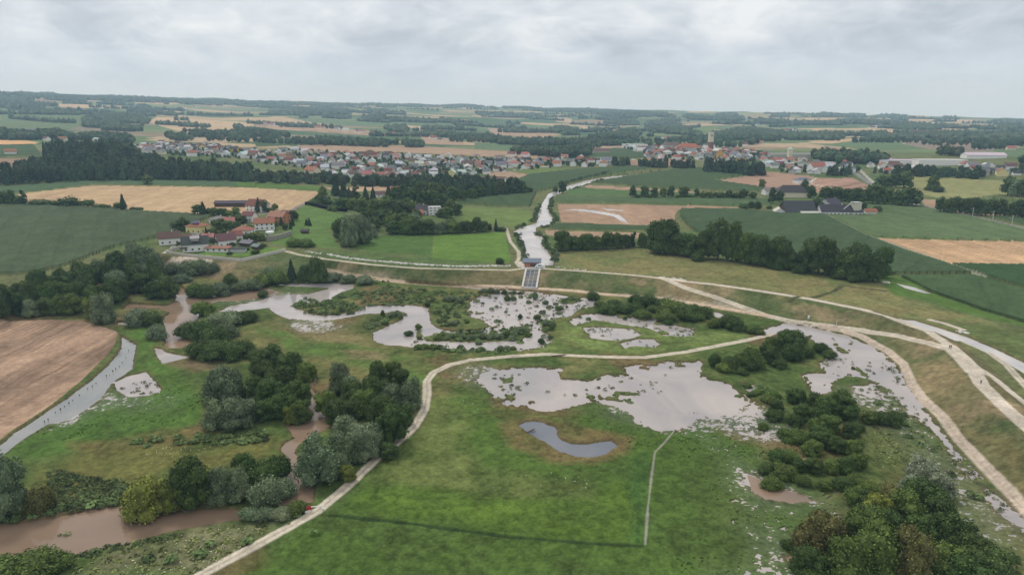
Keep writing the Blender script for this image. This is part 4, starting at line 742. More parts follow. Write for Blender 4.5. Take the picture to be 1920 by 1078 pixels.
# ------------------------------------------------------------------ low plants nobody could count
def tufts(name, spots, hr, wr, tint, label, blades=7, var=0.3):
    g = np.random.default_rng(len(spots)+3); n = len(spots); S = np.array(spots); z = np.array([max(ground_z(a, b_), -0.1) for a, b_ in S]); 
    k = blades; P = np.repeat(np.column_stack([S, z]), k, 0); W_ = np.repeat(g.uniform(*wr, n), k); H_ = np.repeat(g.uniform(*hr, n), k)
    a = g.uniform(0, 6.28, n*k); q = g.random(n*k)**0.5; nrm = np.stack([np.cos(a)*q, np.sin(a)*q, 1.1+0*a], 1); c = P+np.stack([np.cos(a)*q*W_*0.5, np.sin(a)*q*W_*0.5, H_*(0.35+0.6*(1-q)*g.random(n*k))], 1)
    d = nrm+g.normal(size=nrm.shape)*0.35; d /= np.linalg.norm(d, axis=1)[:, None]; r_ = g.normal(size=d.shape); a1 = np.cross(d, r_); a1 /= np.linalg.norm(a1, axis=1)[:, None]; a2 = np.cross(d, a1); s = (W_*(0.30 if blades < 12 else 0.17))[:, None]
    Q = np.stack([c-a1*s, c+a2*s, c+a1*s, c-a2*s], 1).reshape(-1, 3); cc = np.repeat(np.repeat(np.array(tint)[None]*np.clip(g.normal(1, var, n), .4, 1.9)[:, None], k, 0)*np.clip(g.normal(1, .2, (n*k, 1)), .5, 1.6), 4, 0)
    me = mesh_from(name, Q, np.arange(len(Q)).reshape(-1, 4), leaf_mat, cc); o = link(me, name); o['kind'] = 'stuff'; o['label'] = label; return o
def sc_px(s, spacing, seed, frac=1.0, dry=False):
    q = scatter(GP(s), spacing, seed=seed); g = np.random.default_rng(seed); return [tuple(a) for a in q if g.random() < frac and (not dry or ground_z(*a) > 0.12)]
sh = []
for i, (s, sp_, fr) in enumerate([("545,570 570,560 600,562 640,570 690,577 665,587 610,591 570,586", 2.6, .8), ("620,560 660,550 740,536 800,546 900,548 905,556 840,562 810,572 700,572 640,574", 3.0, .6), ("812,575 870,566 880,590 872,612 840,616 806,600", 2.6, .35),
   ("795,630 840,622 990,612 990,628 940,637 840,638", 2.8, .5), ("775,648 840,652 920,657 960,656 960,662 850,662 780,656", 2.6, .8), ("700,600 745,585 766,588 750,600 720,606 700,612 690,625 680,610", 2.6, .6), ("1010,600 1040,590 1045,625 1030,640 1012,625", 3.0, .7), ("900,545 1000,550 1000,556 905,556", 3, .3),
   ("400,545 480,536 500,532 620,520 740,526 740,531 620,530 520,532 440,545", 2.6, .6), ("1420,725 1460,740 1470,760 1430,755", 2.6, .5), ("1600,720 1700,780 1880,980 1860,990 1680,800", 3.6, .3), ("440,812 530,815 520,830 330,835 240,838 240,826", 2.2, .7), ("0,975 90,960 235,930 235,942 100,962 0,985", 1.8, .8), ("600,1000 575,960 560,950 480,1000 300,1030 150,1078 250,1078", 3.2, .4)]):
    sh += sc_px(s, sp_, 300+i, fr)
tufts('low_bushes', sh, (1.0, 2.6), (1.6, 3.4), (0.105, 0.145, 0.050), 'low bushes and reeds on the islands in the flood', 34)
br = sc_px('90,880 240,905 240,948 90,972', 1.2, 290, .9, True)+sc_px('0,975 90,960 235,930 235,942 100,962 0,985', 1.3, 291, .7, True)+sc_px('120,1040 250,1015 330,1000 330,1008 200,1035 120,1052', 1.2, 292, .7, True)
tufts('brambles', br, (0.5, 1.3), (1.0, 2.0), (0.075, 0.105, 0.038), 'low dark brambles on the bank of the brown creek', 26)
dw = []
for i, (s, sp_, fr) in enumerate([("985,550 1110,560 1100,580 1040,600 1000,620 980,610", 4.0, .42), ("880,560 980,566 1000,600 1000,640 960,640 900,615 875,590", 4.2, .40), ("900,545 1000,548 1000,560 905,560", 3.5, .45), ("880,615 960,620 990,640 960,652 880,640", 3.0, .5), ("1000,560 1060,566 1050,590 1000,596", 3, .35), ("1020,596 1050,600 1045,640 1015,650", 3, .45), ("1085,590 1180,590 1190,606 1090,606", 4, .3)]):
    dw += [a for a in sc_px(s, sp_, 800+i, fr*.28) if ground_z(*a) < .35]
tufts('drowned_scrub', dw, (0.9, 2.4), (1.6, 4.2), (0.088, 0.125, 0.045), 'drowned willow scrub standing in the main flood pool', 34)
rd = []
for i, (s, sp_, fr) in enumerate([("985,550 1110,560 1100,580 1040,600 1000,620 980,610", 2.2, .30), ("880,560 980,566 1000,600 1000,640 960,640 900,615 875,590", 2.6, .22), ("925,700 975,698 1000,720 960,745 930,735", 2.2, .3), ("1010,725 1120,725 1180,705 1240,712 1260,730 1180,745 1060,755", 2.4, .2), ("1180,690 1320,685 1330,700 1200,705", 2.5, .15),
   ("1085,600 1200,600 1300,615 1300,628 1240,650 1160,652 1090,635", 2.4, .3), ("1460,660 1680,680 1700,720 1640,740 1560,700", 2.3, .28), ("1480,606 1690,680 1702,720 1600,640", 3, .12), ("770,625 840,640 820,650 770,645", 2.2, .3), ("740,540 980,545 980,552 740,548", 2.2, .3), ("1600,705 1700,745 1800,850 1890,950 1880,960 1700,790", 1.8, .35), ("213,712 300,712 300,738 220,738", 1.5, .12), ("80,1000 140,985 150,1000 90,1010", 2, .3)]):
    rd += [a for a in sc_px(s, sp_, 700+i, fr) if ground_z(*a) < .25]
tufts('reeds', rd, (0.5, 1.5), (0.7, 2.2), (0.105, 0.125, 0.05), 'reeds and drowned weeds sticking out of the flood', 12)
m = sc_px("120,1040 330,1000 420,985 500,985 560,975 480,1010 380,1070 200,1110 60,1110", 1.9, 401, .6, True)+sc_px("1640,740 1700,780 1900,1010 1900,1078 1760,920 1640,860", 2.1, 402, .5, True)
tufts('rough_grass', m, (0.3, 0.6), (1.0, 2.2), (0.16, 0.185, 0.06), 'rough grass and herbs on the unmown meadow', 12, .3)
fl = []
for i, (s, sp_, fr) in enumerate([("300,1015 400,985 500,990 470,1015 390,1070 200,1100 250,1050", 1.0, .5), ("280,840 360,825 470,812 480,820 370,850 290,880 270,860", 1.2, .35), ("815,735 900,760 895,768 815,745", 1.2, .35), ("960,890 1010,880 1120,900 1110,915 980,910", 1.6, .25), ("1640,830 1680,830 1700,880 1650,880", 1.3, .3)]):
    fl += sc_px(s, sp_, 500+i, fr, True)
tufts('wildflowers', fl, (0.4, 0.8), (0.3, 0.65), (0.40, 0.41, 0.26), 'cream wildflowers in drifts on the rough meadow', 3, .15)
rv = []
for s in ("965,436 975,450 984,482 990,492", "1005,436 1022,445 1020,456 1034,473 1044,490", "1012,384 1006,400 1002,414 970,428", "1034,372 1032,396 1044,410 1034,424 1012,428", "1066,358 1100,348 1140,338 1185,330", "1040,350 1064,344 1100,335 1140,326"):
    P = GP(s)
    for (a, b_) in zip(P[:-1], P[1:]):
        n = int(math.dist(a, b_)/(2.2 if P[0][0] < 60 else 5))
        for k in range(n): u_ = random.random(); rv.append((a[0]+(b_[0]-a[0])*u_+random.gauss(0, 1.0), a[1]+(b_[1]-a[1])*u_+random.gauss(0, 1.2)))
tufts('bank_scrub', rv, (1.4, 3.6), (2.0, 4.2), (0.065, 0.10, 0.04), 'scrub along both banks of the river', 34)
# ------------------------------------------------------------------ buildings and small objects
def objmat(name, rough=0.85, nscale=1.2, lo=0.8, hi=1.15, spec=0.2):
    m, t, b = newmat(name); oi = N(t, 'ShaderNodeObjectInfo'); tcn = N(t, 'ShaderNodeTexCoord'); n = N(t, 'ShaderNodeTexNoise', i_Scale=nscale, i_Detail=4, i_Roughness=0.65); L(t, tcn.outputs['Object'], n.inputs[0])
    v = N(t, 'ShaderNodeVectorMath', operation='SCALE'); L(t, oi.outputs['Color'], v.inputs[0]); L(t, math_n(t, 'ADD', math_n(t, 'MULTIPLY', n.outputs[0], hi-lo), lo), v.inputs['Scale']); L(t, v.outputs[0], b.inputs['Base Color'])
    b.inputs['Roughness'].default_value = rough; b.inputs['Specular IOR Level'].default_value = spec; return m
plaster = objmat('plaster', 0.9, 0.5, 0.82, 1.08); tiles = objmat('roof_tiles', 0.75, 2.2, 0.55, 1.45); glass = objmat('window_glass', 0.15, 1, 0.9, 1.1, 0.5); metal = objmat('painted_metal', 0.45, 1, 0.9, 1.1, 0.4); concrete = objmat('concrete', 0.9, 0.8, 0.75, 1.15); cloth = objmat('clothing', 0.9, 3)
class MB:
    def __init__(s): s.v = []; s.f = []
    def add(s, v, f): n = len(s.v); s.v += [tuple(a) for a in v]; s.f += [tuple(i+n for i in q) for q in f]; return s
    def box(s, x0, x1, y0, y1, z0, z1):
        return s.add([(x, y, z) for z in (z0, z1) for y in (y0, y1) for x in (x0, x1)], [(0, 2, 3, 1), (4, 5, 7, 6), (0, 1, 5, 4), (2, 6, 7, 3), (0, 4, 6, 2), (1, 3, 7, 5)])
    def prism(s, poly, z0, z1):
        n = len(poly); return s.add([(x, y, z0) for x, y in poly]+[(x, y, z1) for x, y in poly], [tuple(range(n))[::-1], tuple(range(n, 2*n))]+[(i, (i+1) % n, n+(i+1) % n, n+i) for i in range(n)])
    def bar(s, p, q, w, h=None):
        h = h or w; p, q = Vector(p), Vector(q); d = (q-p).normalized(); u_ = Vector((0, 0, 1)) if abs(d.z) < 0.95 else Vector((1, 0, 0)); a = d.cross(u_).normalized()*w/2; c_ = a.cross(d).normalized()*h/2
        return s.add([p-a-c_, p+a-c_, p+a+c_, p-a+c_, q-a-c_, q+a-c_, q+a+c_, q-a+c_], [(0, 1, 2, 3), (7, 6, 5, 4), (0, 4, 5, 1), (1, 5, 6, 2), (2, 6, 7, 3), (3, 7, 4, 0)])
    def cyl(s, x, y, z0, z1, r0, r1=None, n=10):
        r1 = r0 if r1 is None else r1; v = [(x+r*math.cos(6.2832*k/n), y+r*math.sin(6.2832*k/n), z) for z, r in ((z0, r0), (z1, r1)) for k in range(n)]
        return s.add(v, [tuple(range(n))[::-1], tuple(range(n, 2*n))]+[(k, (k+1) % n, n+(k+1) % n, n+k) for k in range(n)])
    def build(s, name, mat, parent=None, color=(1, 1, 1)):
        me = bpy.data.meshes.new(name); me.from_pydata(s.v, [], s.f); me.materials.append(mat); o = link(me, name, parent); o.color = (*color, 1); return o
def thing(name, label, cat, loc=(0, 0, 0), rz=0, group=None):
    o = bpy.data.objects.new(name, None); C.objects.link(o); o.location = loc; o.rotation_euler = (0, 0, rz); o['label'] = label; o['category'] = cat
    if group: o['group'] = group
    return o
RC = {'red': (0.17, 0.065, 0.052), 'orange': (0.29, 0.115, 0.075), 'brown': (0.12, 0.075, 0.06), 'grey': (0.17, 0.18, 0.19), 'dark': (0.055, 0.055, 0.065), 'pale': (0.47, 0.48, 0.49), 'pinkish': (0.33, 0.15, 0.12)}
WC = {'white': (0.82, 0.82, 0.80), 'cream': (0.70, 0.64, 0.50), 'yellow': (0.75, 0.66, 0.33), 'ochre': (0.68, 0.42, 0.12), 'brick-orange': (0.48, 0.20, 0.10), 'wooden': (0.09, 0.06, 0.045), 'grey': (0.48, 0.48, 0.47)}
def house_meshes(Lx, W, h, rise, form, ov=0.7):
    wall = MB(); roof = MB(); a, b_ = Lx/2, W/2
    if form == 'gable':
        wall.add([(-a, -b_, -1), (a, -b_, -1), (a, b_, -1), (-a, b_, -1), (-a, -b_, h), (a, -b_, h), (a, b_, h), (-a, b_, h), (-a, 0, h+rise), (a, 0, h+rise)], [(0, 1, 5, 4), (2, 3, 7, 6), (1, 2, 6, 9, 5), (3, 0, 4, 8, 7), (4, 5, 9, 8), (6, 7, 8, 9)])
        dz = rise*ov/b_; t_ = 0.28; A_ = a+ov
        for sgn in (-1, 1):
            e = sgn*(b_+ov); roof.add([(-A_, e, h-dz), (A_, e, h-dz), (A_, 0, h+rise+.02), (-A_, 0, h+rise+.02), (-A_, e, h-dz+t_), (A_, e, h-dz+t_), (A_, 0, h+rise+t_+.02), (-A_, 0, h+rise+t_+.02)], [(0, 1, 2, 3), (7, 6, 5, 4), (0, 4, 5, 1), (0, 3, 7, 4), (1, 5, 6, 2)])
    elif form == 'hip':
        wall.box(-a, a, -b_, b_, -1, h); r_ = max(0.3, a-b_*0.9); A_, B_ = a+ov, b_+ov
        roof.add([(-A_, -B_, h-.12), (A_, -B_, h-.12), (A_, B_, h-.12), (-A_, B_, h-.12), (-A_, -B_, h+.1), (A_, -B_, h+.1), (A_, B_, h+.1), (-A_, B_, h+.1), (-r_, 0, h+rise), (r_, 0, h+rise)], [(3, 2, 1, 0), (0, 1, 5, 4), (1, 2, 6, 5), (2, 3, 7, 6), (3, 0, 4, 7), (4, 5, 9, 8), (6, 7, 8, 9), (5, 6, 9), (7, 4, 8)])
    elif form == 'flat':
        wall.box(-a, a, -b_, b_, -1, h); roof.box(-a-.25, a+.25, -b_-.25, b_+.25, h+.01, h+.4)
    elif form == 'mono':
        wall.add([(-a, -b_, -1), (a, -b_, -1), (a, b_, -1), (-a, b_, -1), (-a, -b_, h), (a, -b_, h), (a, b_, h+rise), (-a, b_, h+rise)], [(0, 1, 5, 4), (1, 2, 6, 5), (2, 3, 7, 6), (3, 0, 4, 7), (4, 5, 6, 7)])
        roof.add([(-a-ov, -b_-ov, h-.1), (a+ov, -b_-ov, h-.1), (a+ov, b_+ov, h+rise+.1), (-a-ov, b_+ov, h+rise+.1), (-a-ov, -b_-ov, h+.2), (a+ov, -b_-ov, h+.2), (a+ov, b_+ov, h+rise+.4), (-a-ov, b_+ov, h+rise+.4)], [(3, 2, 1, 0), (4, 5, 6, 7), (0, 1, 5, 4), (1, 2, 6, 5), (2, 3, 7, 6), (3, 0, 4, 7)])
    return wall, roof
CACHE = {}
def house(px, py, dims, form, wc, rc, rot, name, label, cat='house', windows=True, group=None, at_=None, z=None, chimney=True, floors=None):
    Lx, W, h, rise = [q*(0.86 if (windows and at_ is None) else 1) for q in dims]; x, y = at_ or G(px, py)
    if at_ is None: D = math.hypot(x, y); x *= (D+W/2)/D; y *= (D+W/2)/D
    z = float(Hbase(np.array([x]), np.array([y]))[0]) if z is None else z
    t = thing(name, label, cat, (x, y, z), R_(rot), group)
    key = (Lx, W, h, rise, form)
    if key not in CACHE:
        wm, rm = house_meshes(*key); me = []
        for m_, nm, mt in ((wm, 'wall', plaster), (rm, 'roof', tiles)):
            q = bpy.data.meshes.new(nm); q.from_pydata(m_.v, [], m_.f); q.materials.append(mt); me.append(q)
        CACHE[key] = me
    wl = link(CACHE[key][0], 'wall', t); wl.color = (*WC.get(wc, (0.7, 0.7, 0.7)), 1); rf = link(CACHE[key][1], 'roof', t); rf.color = (*[c*random.uniform(.85, 1.15) for c in RC[rc]], 1)
    if windows:
        fl = floors or max(1, int(h//2.7)); n = max(2, int(Lx//3.6)); nw = max(1, int(W//4))
        for f_ in range(fl):
            zc_ = 1.5+f_*2.8
            for k in range(n):
                xx = -Lx/2+(k+0.5)*Lx/n
                mb = MB().box(xx-.6, xx+.6, -W/2-.05, -W/2+.02, zc_-.65, zc_+.65); mb.build('window', glass, t, (0.06, 0.07, 0.09))
            for sgn in (-1, 1):
                for k in range(nw):
                    yy = -W/2+(k+0.5)*W/nw; x0 = sgn*Lx/2
                    MB().box(min(x0-.03*sgn, x0+.05*sgn), max(x0-.03*sgn, x0+.05*sgn), yy-.55, yy+.55, zc_-.65, zc_+.65).build('window', glass, t, (0.06, 0.07, 0.09))
        if chimney and form != 'flat':
            MB().box(Lx*0.15-.4, Lx*0.15+.4, -.9, -.1, h+rise*0.5, h+rise+1.1).build('chimney', plaster, rf, (0.55, 0.5, 0.45))
    return t
HAM = [
 (319, 459, (16, 11, 5.6, 4.2), 'gable', 'white', 'brown', 27, 'long white house with brown gable roof at the tree-lined end of the hamlet'),
 (372, 438, (15, 13, 6.0, 3.2), 'hip', 'yellow', 'orange', -12, 'yellow house with orange hip roof and solar panels'),
 (412, 419, (15, 11, 3.6, 2.6), 'hip', 'white', 'grey', -14, 'low white bungalow with grey hip roof above the yellow house'),
 (368, 472, (19, 12, 6.2, 5.0), 'gable', 'white', 'dark', 24, 'big white house with dark roof and dormer beside the concrete flood wall'),
 (424, 463, (14, 11, 5.6, 4.6), 'gable', 'white', 'brown', 36, 'steep gabled house with dark timber gable behind the red-roofed annex'),
 (458, 441, (15, 12, 4.0, 3.4), 'hip', 'white', 'orange', -6, 'low white house with red hip roof in the middle of the hamlet'),
 (469, 416, (11, 10, 6.0, 3.0), 'gable', 'white', 'red', -10, 'tall white house with dark red roof behind the garden trees'),
 (484, 397, (20, 14, 6.5, 5.5), 'gable', 'white', 'red', -20, 'large white farmhouse with maroon roof at the wheat field'),
 (466, 462, (11, 8, 2.6, 1.8), 'gable', 'wooden', 'grey', -22, 'small wooden shed with grey two-step roof'),
 (497, 432, (17, 12, 6.5, 4.0), 'gable', 'white', 'orange', 18, 'white two-storey house with orange roof above the stone terrace'),
 (524, 419, (17, 13, 6.5, 4.2), 'gable', 'brick-orange', 'pinkish', -18, 'brick-orange house with pinkish roof at the edge of the meadow'),
 (362, 449, (13, 6, 3.0, 1.6), 'gable', 'grey', 'grey', -5, 'low grey outbuilding just below the yellow house'),
 (410, 473, (19, 6, 3.0, 0.6), 'mono', 'white', 'orange', -4, 'low white annex with thin red roof on the lawn'),
]
for (px, py, dm, fo, wc, rc, rot, lab) in HAM:
    h_ = house(px, py, dm, fo, wc, rc, rot, 'shed' if 'shed' in lab else 'house', lab, 'shed' if 'shed' in lab else 'house')
    if 'solar' in lab: MB().add([(-3.6, -3.9, 7.5), (3.6, -3.9, 7.5), (2.6, -1.0, 8.95), (-2.6, -1.0, 8.95)], [(0, 1, 2, 3)]).add([(-3.6, -3.9, 7.35), (3.6, -3.9, 7.35), (2.6, -1.0, 8.8), (-2.6, -1.0, 8.8)], [(3, 2, 1, 0)]).build('solar_panel', glass, h_, (0.02, 0.02, 0.07))
    if 'dormer' in lab: MB().box(-2.5, 2.5, -5.2, -2.2, 7.0, 9.0).add([(-3, -5.6, 8.9), (3, -5.6, 8.9), (3, -1.2, 10.3), (-3, -1.2, 10.3)], [(0, 1, 2, 3)]).build('dormer', plaster, h_, (0.35, 0.33, 0.32)); MB().box(-9.8, -5, -6.9, -6.1, 2.6, 3.6).build('balcony', plaster, h_, (0.1, 0.08, 0.07))
    if 'timber' in lab: MB().box(-7.06, -7.0, -5, 5, 3.0, 5.4).build('timber_cladding', plaster, h_, (0.05, 0.04, 0.035))
for (px, py, dm, fo, wc, rc, rot, lab) in [(347, 452, (8, 6, 2.8, 1.6), 'gable', 'wooden', 'brown', 20, 'small brown-roofed shed between the brown-roofed house and the driveway'), (391, 451, (9, 7, 3, 2.2), 'gable', 'white', 'pinkish', 10, 'small pinkish-roofed house behind the dormer house'),
  (441, 452, (9, 8, 4, 2.6), 'gable', 'white', 'red', 40, 'dark red-roofed extension right of the steep timber gable'), (447, 474, (10, 5, 2.3, 0), 'flat', 'grey', 'dark', 0, 'low dark carport on the lawn near the concrete wall'), (483, 468, (6, 5, 2.2, 1.2), 'gable', 'wooden', 'grey', -30, 'tiny grey-roofed hut near the end of the concrete wall'),
  (538, 404, (8, 6, 2.6, 1.5), 'gable', 'wooden', 'brown', -20, 'small brown shed beside the lane above the brick-orange house'), (572, 438, (5, 4, 2, 1), 'gable', 'wooden', 'dark', 0, 'tiny dark hut alone on the green slope'), (430, 421, (10, 8, 3.4, 2.6), 'gable', 'white', 'pinkish', 12, 'small white house with pinkish roof among the garden trees')]:
    house(px, py, dm, fo, wc, rc, rot, 'shed' if ('shed' in lab or 'hut' in lab) else 'carport' if 'carport' in lab else 'house', lab, 'shed' if ('shed' in lab or 'hut' in lab) else 'carport' if 'carport' in lab else 'house', windows='house' in lab and 'shed' not in lab)
house(440, 388, (34, 9, 3.4, 1.8), 'gable', 'wooden', 'dark', 4, 'barn', 'long low dark barn at the edge of the wheat field', 'barn', windows=False)
house(607, 382, (13, 10, 4.5, 3.5), 'gable', 'wooden', 'dark', -10, 'house', 'dark timber house half hidden by trees at the bend of the lane')
house(636, 388, (12, 10, 5.5, 4.2), 'gable', 'white', 'grey', -62, 'house', 'white house with steep grey roof between tall conifers')
house(792, 403, (13, 10, 6.0, 4.6), 'gable', 'white', 'dark', -12, 'villa', 'white gabled villa with dark roof and red side wing', 'villa')
house(783, 406, (9, 8, 3.0, 2.6), 'gable', 'brick-orange', 'orange', 20, 'annex', 'low red-roofed wing standing against the dark-roofed villa', 'annex', windows=False)
house(815, 404, (13, 9, 8.6, 0), 'flat', 'white', 'pale', 12, 'villa', 'white modern flat-roofed villa with big windows in the wood', 'villa', floors=3)
house(712, 370, (12, 10, 4.0, 3.2), 'gable', 'white', 'brown', 30, 'house', 'small white house with brown roof peeping out of the conifers')
house(742, 363, (20, 12, 4.5, 4.2), 'gable', 'white', 'pinkish', 0, 'house', 'broad farmhouse with pinkish-red roof behind the spruces')
house(905, 345, (26, 13, 5, 5), 'gable', 'white', 'brown', -30, 'farmhouse', 'farmhouse with brown roof left of its twin by the pale field', 'farmhouse', windows=False)
house(933, 347, (26, 14, 5, 5.5), 'gable', 'white', 'brown', -35, 'farmhouse', 'larger brown-roofed farmhouse with white gable by the pale field', 'farmhouse', windows=False)
house(586, 326, (22, 13, 5, 5), 'gable', 'cream', 'orange', -35, 'farmhouse', 'orange-roofed farmhouse standing in a gap of the dense wood', 'farmhouse', windows=False)
house(838, 352, (22, 8, 3.2, 0), 'flat', 'white', 'pale', 0, 'hall', 'long white flat-roofed hall glimpsed above the wood', 'hall', windows=False)
house(675, 322, (14, 12, 6.5, 3), 'hip', 'white', 'pale', 0, 'house', 'bright white block with pale roof at the near edge of the large village', windows=False)
house(1460, 402, (13, 10, 3.4, 3.2), 'gable', 'white', 'pale', 80, 'farm_annex', 'small white farm annex with maroon gable left of the barn', 'annex')
house(1494, 403, (28, 22, 2.4, 9.5), 'gable', 'wooden', 'dark', -2, 'barn', 'huge dark barn whose grey-black roof reaches almost to the ground', 'barn', windows=False)
fm = house(1566, 404, (38, 16, 4.5, 6.5), 'gable', 'white', 'dark', 0, 'farmhouse', 'main wing of the big farm, dark roof above a long white wall', 'farmhouse')
house(1554, 398, (16, 24, 5.0, 7.0), 'gable', 'white', 'dark', 28, 'farmhouse', 'cross wing of the big farm with dark hipped roof', 'farmhouse', windows=False)
house(1588, 404, (28, 12, 4.0, 3.6), 'gable', 'white', 'dark', -3, 'stable', 'lower stable wing of the big farm with grey roof', 'stable')
house(1630, 403, (11, 7, 3.2, 2.2), 'gable', 'white', 'orange', 5, 'shed', 'tiny white shed with bright red roof right of the farm', 'shed', windows=False)
house(1520, 404, (20, 5, 2.4, 1.0), 'gable', 'white', 'pale', 2, 'garage', 'low white garage row between barn and farmhouse', 'garage', windows=False)
house(1482, 371, (34, 16, 6.0, 7.5), 'hip', 'cream', 'dark', -5, 'farmhouse', 'wide farmhouse with dark hipped roof and yellow end behind the barn', 'farmhouse', windows=False)
house(1443, 366, (16, 10, 5, 3), 'gable', 'white', 'grey', 10, 'house', 'white house half hidden behind trees beside the dark hipped farmhouse', windows=False)
house(1503, 345, (20, 12, 5, 3), 'hip', 'white', 'grey', 15, 'house', 'pale grey house alone between the brown and the striped field', windows=False)
t = thing('silo', 'cream square silo tower standing behind the farm roofs', 'silo', (*G(1603, 403), 0), R_(10)); t.location.z = OUT_Z
MB().box(-3.6, 3.6, -3.2, 3.2, -1, 11.5).build('body', plaster, t, (0.62, 0.60, 0.48)); MB().box(-3.9, 3.9, -3.5, 3.5, 11.5, 12.1).build('roof', metal, t, (0.4, 0.4, 0.38)); MB().bar((-4, 0, 12.5), (-14, -2, 6), 0.7).build('conveyor', metal, t, (0.35, 0.37, 0.38))
# church and the bigger far buildings
x, y = G(1331, 287); t = thing('church_tower', 'tall cream church tower with dark red lower part', 'church', (x, y, float(Hbase(np.array([x]), np.array([y]))[0])), 0.2)
MB().box(-4.5, 4.5, -4.5, 4.5, -2, 22).build('tower_base', plaster, t, (0.22, 0.12, 0.10)); MB().box(-4.2, 4.2, -4.2, 4.2, 22.0, 40).build('tower', plaster, t, (0.66, 0.62, 0.48)); MB().box(-4.6, 4.6, -4.6, 4.6, 40, 41.5).build('parapet', plaster, t, (0.6, 0.6, 0.55))
for xx in (-1.6, 1.6): MB().box(xx-.6, xx+.6, -4.3, -4.15, 33, 37).build('belfry_opening', glass, t, (0.05, 0.05, 0.06))
MB().box(-14, 10, -3, 9, -2, 9).add([(-15, -4, 9), (11, -4, 9), (11, 3, 16), (-15, 3, 16), (11, 10, 9), (-15, 10, 9)], [(0, 1, 2, 3), (3, 2, 4, 5), (1, 4, 2), (0, 3, 5)]).build('nave', plaster, t, (0.6, 0.58, 0.55))
def block(px, py, w, d, h, rise, form, wc, rc, rot, nm, lab, cat):
    return house(px, py, (w, d, h, rise), form, wc, rc, rot, nm, lab, cat, windows=False)
t = block(1349, 299, 12, 10, 11, 6, 'gable', 'ochre', 'orange', 85, 'town_house', 'tall ochre town house with stepped white gable right of the church tower', 'house')
block(1480, 299, 7, 7, 17, 4, 'hip', 'cream', 'pale', 0, 'tower', 'squat cream tower with pale cap left of the long grey greenhouses', 'tower')
block(1508, 297, 130, 34, 5, 3.0, 'gable', 'grey', 'grey', -3, 'greenhouse', 'very long grey greenhouse roof behind the second village', 'greenhouse')
block(1692, 309, 75, 26, 6, 0, 'flat', 'white', 'pale', -14, 'warehouse', 'long pale warehouse with slanting roof line left of the white one', 'warehouse')
block(1760, 311, 72, 24, 8, 0, 'flat', 'white', 'pale', -4, 'warehouse', 'bright white warehouse with small tower block on its roof', 'warehouse')
block(1843, 298, 60, 22, 5, 4, 'gable', 'white', 'pale', -8, 'warehouse', 'pale hall with reddish neighbour roofs before the brown slope', 'warehouse')
block(1190, 278, 62, 22, 9, 0, 'flat', 'white', 'pale', -8, 'factory', 'terraced white factory building above the green strip', 'factory')
block(1205, 285, 40, 20, 8, 0, 'flat', 'white', 'pale', -12, 'factory', 'white flat-roofed factory annex stepping down to the maize', 'factory')
block(1123, 287, 44, 20, 4, 5, 'gable', 'cream', 'brown', 0, 'barn', 'long brown-roofed barn alone above the dark green field', 'barn')
block(733, 256, 50, 26, 6, 8, 'hip', 'cream', 'orange', -6, 'manor', 'large orange-roofed manor on the slope above the villages', 'manor')
block(1290, 283, 48, 22, 8, 8, 'hip', 'cream', 'orange', -5, 'town_hall', 'broad red-roofed hall in the middle of the church village', 'hall')
block(1260, 281, 46, 26, 10, 7, 'hip', 'grey', 'brown', 5, 'school', 'dark brown-roofed block beside the broad red-roofed hall', 'school')
block(1530, 323, 22, 16, 8, 6, 'gable', 'white', 'orange', 10, 'farmhouse', 'big red-roofed house standing out of the second village', 'farmhouse')
block(1390, 318, 34, 16, 6, 0, 'flat', 'cream', 'pale', -8, 'hall', 'cream hall at the end of the compact dark wood', 'hall')
# villages: every house is a thing
def nz(x, y): return float(Hbase(np.array([x]), np.array([y]))[0])
VILL = [
 ('church village', "1165,276 1218,276 1240,280 1300,272 1345,282 1400,287 1440,290 1440,308 1400,304 1330,303 1240,298 1215,296 1205,288", 25, 58),
 ('long village', "480,288 560,284 640,288 720,290 800,294 880,297 960,300 960,322 880,330 800,336 755,338 700,336 640,332 560,316 480,306", 22.5, 104),
 ('hillside village', "240,278 300,270 400,275 480,284 480,300 440,298 300,291 245,284", 26, 34),
 ('maize-side village', "962,302 1010,300 1060,298 1110,300 1178,302 1176,310 1110,313 1060,313 1000,318 962,318", 24, 26),
 ('road village', "1440,299 1500,304 1560,306 1600,310 1612,324 1560,328 1530,326 1480,326 1440,314", 25, 34),
 ('warehouse village', "1630,312 1700,314 1730,322 1700,328 1640,326", 26, 12),
 ('eastern hamlet', "1790,314 1918,316 1918,330 1850,330 1800,322", 27, 15),
]
print('plants', len(PLANTS)); infill = []; HL = []; sizes = [(12, 10, 5.2, 3.6), (14, 10, 5.6, 4.0), (11, 10, 4.2, 3.4), (15, 11, 6.0, 4.2), (18, 12, 6.2, 4.4), (10, 9, 3.4, 3.0), (13, 11, 6, 0.01)]
gardens = []
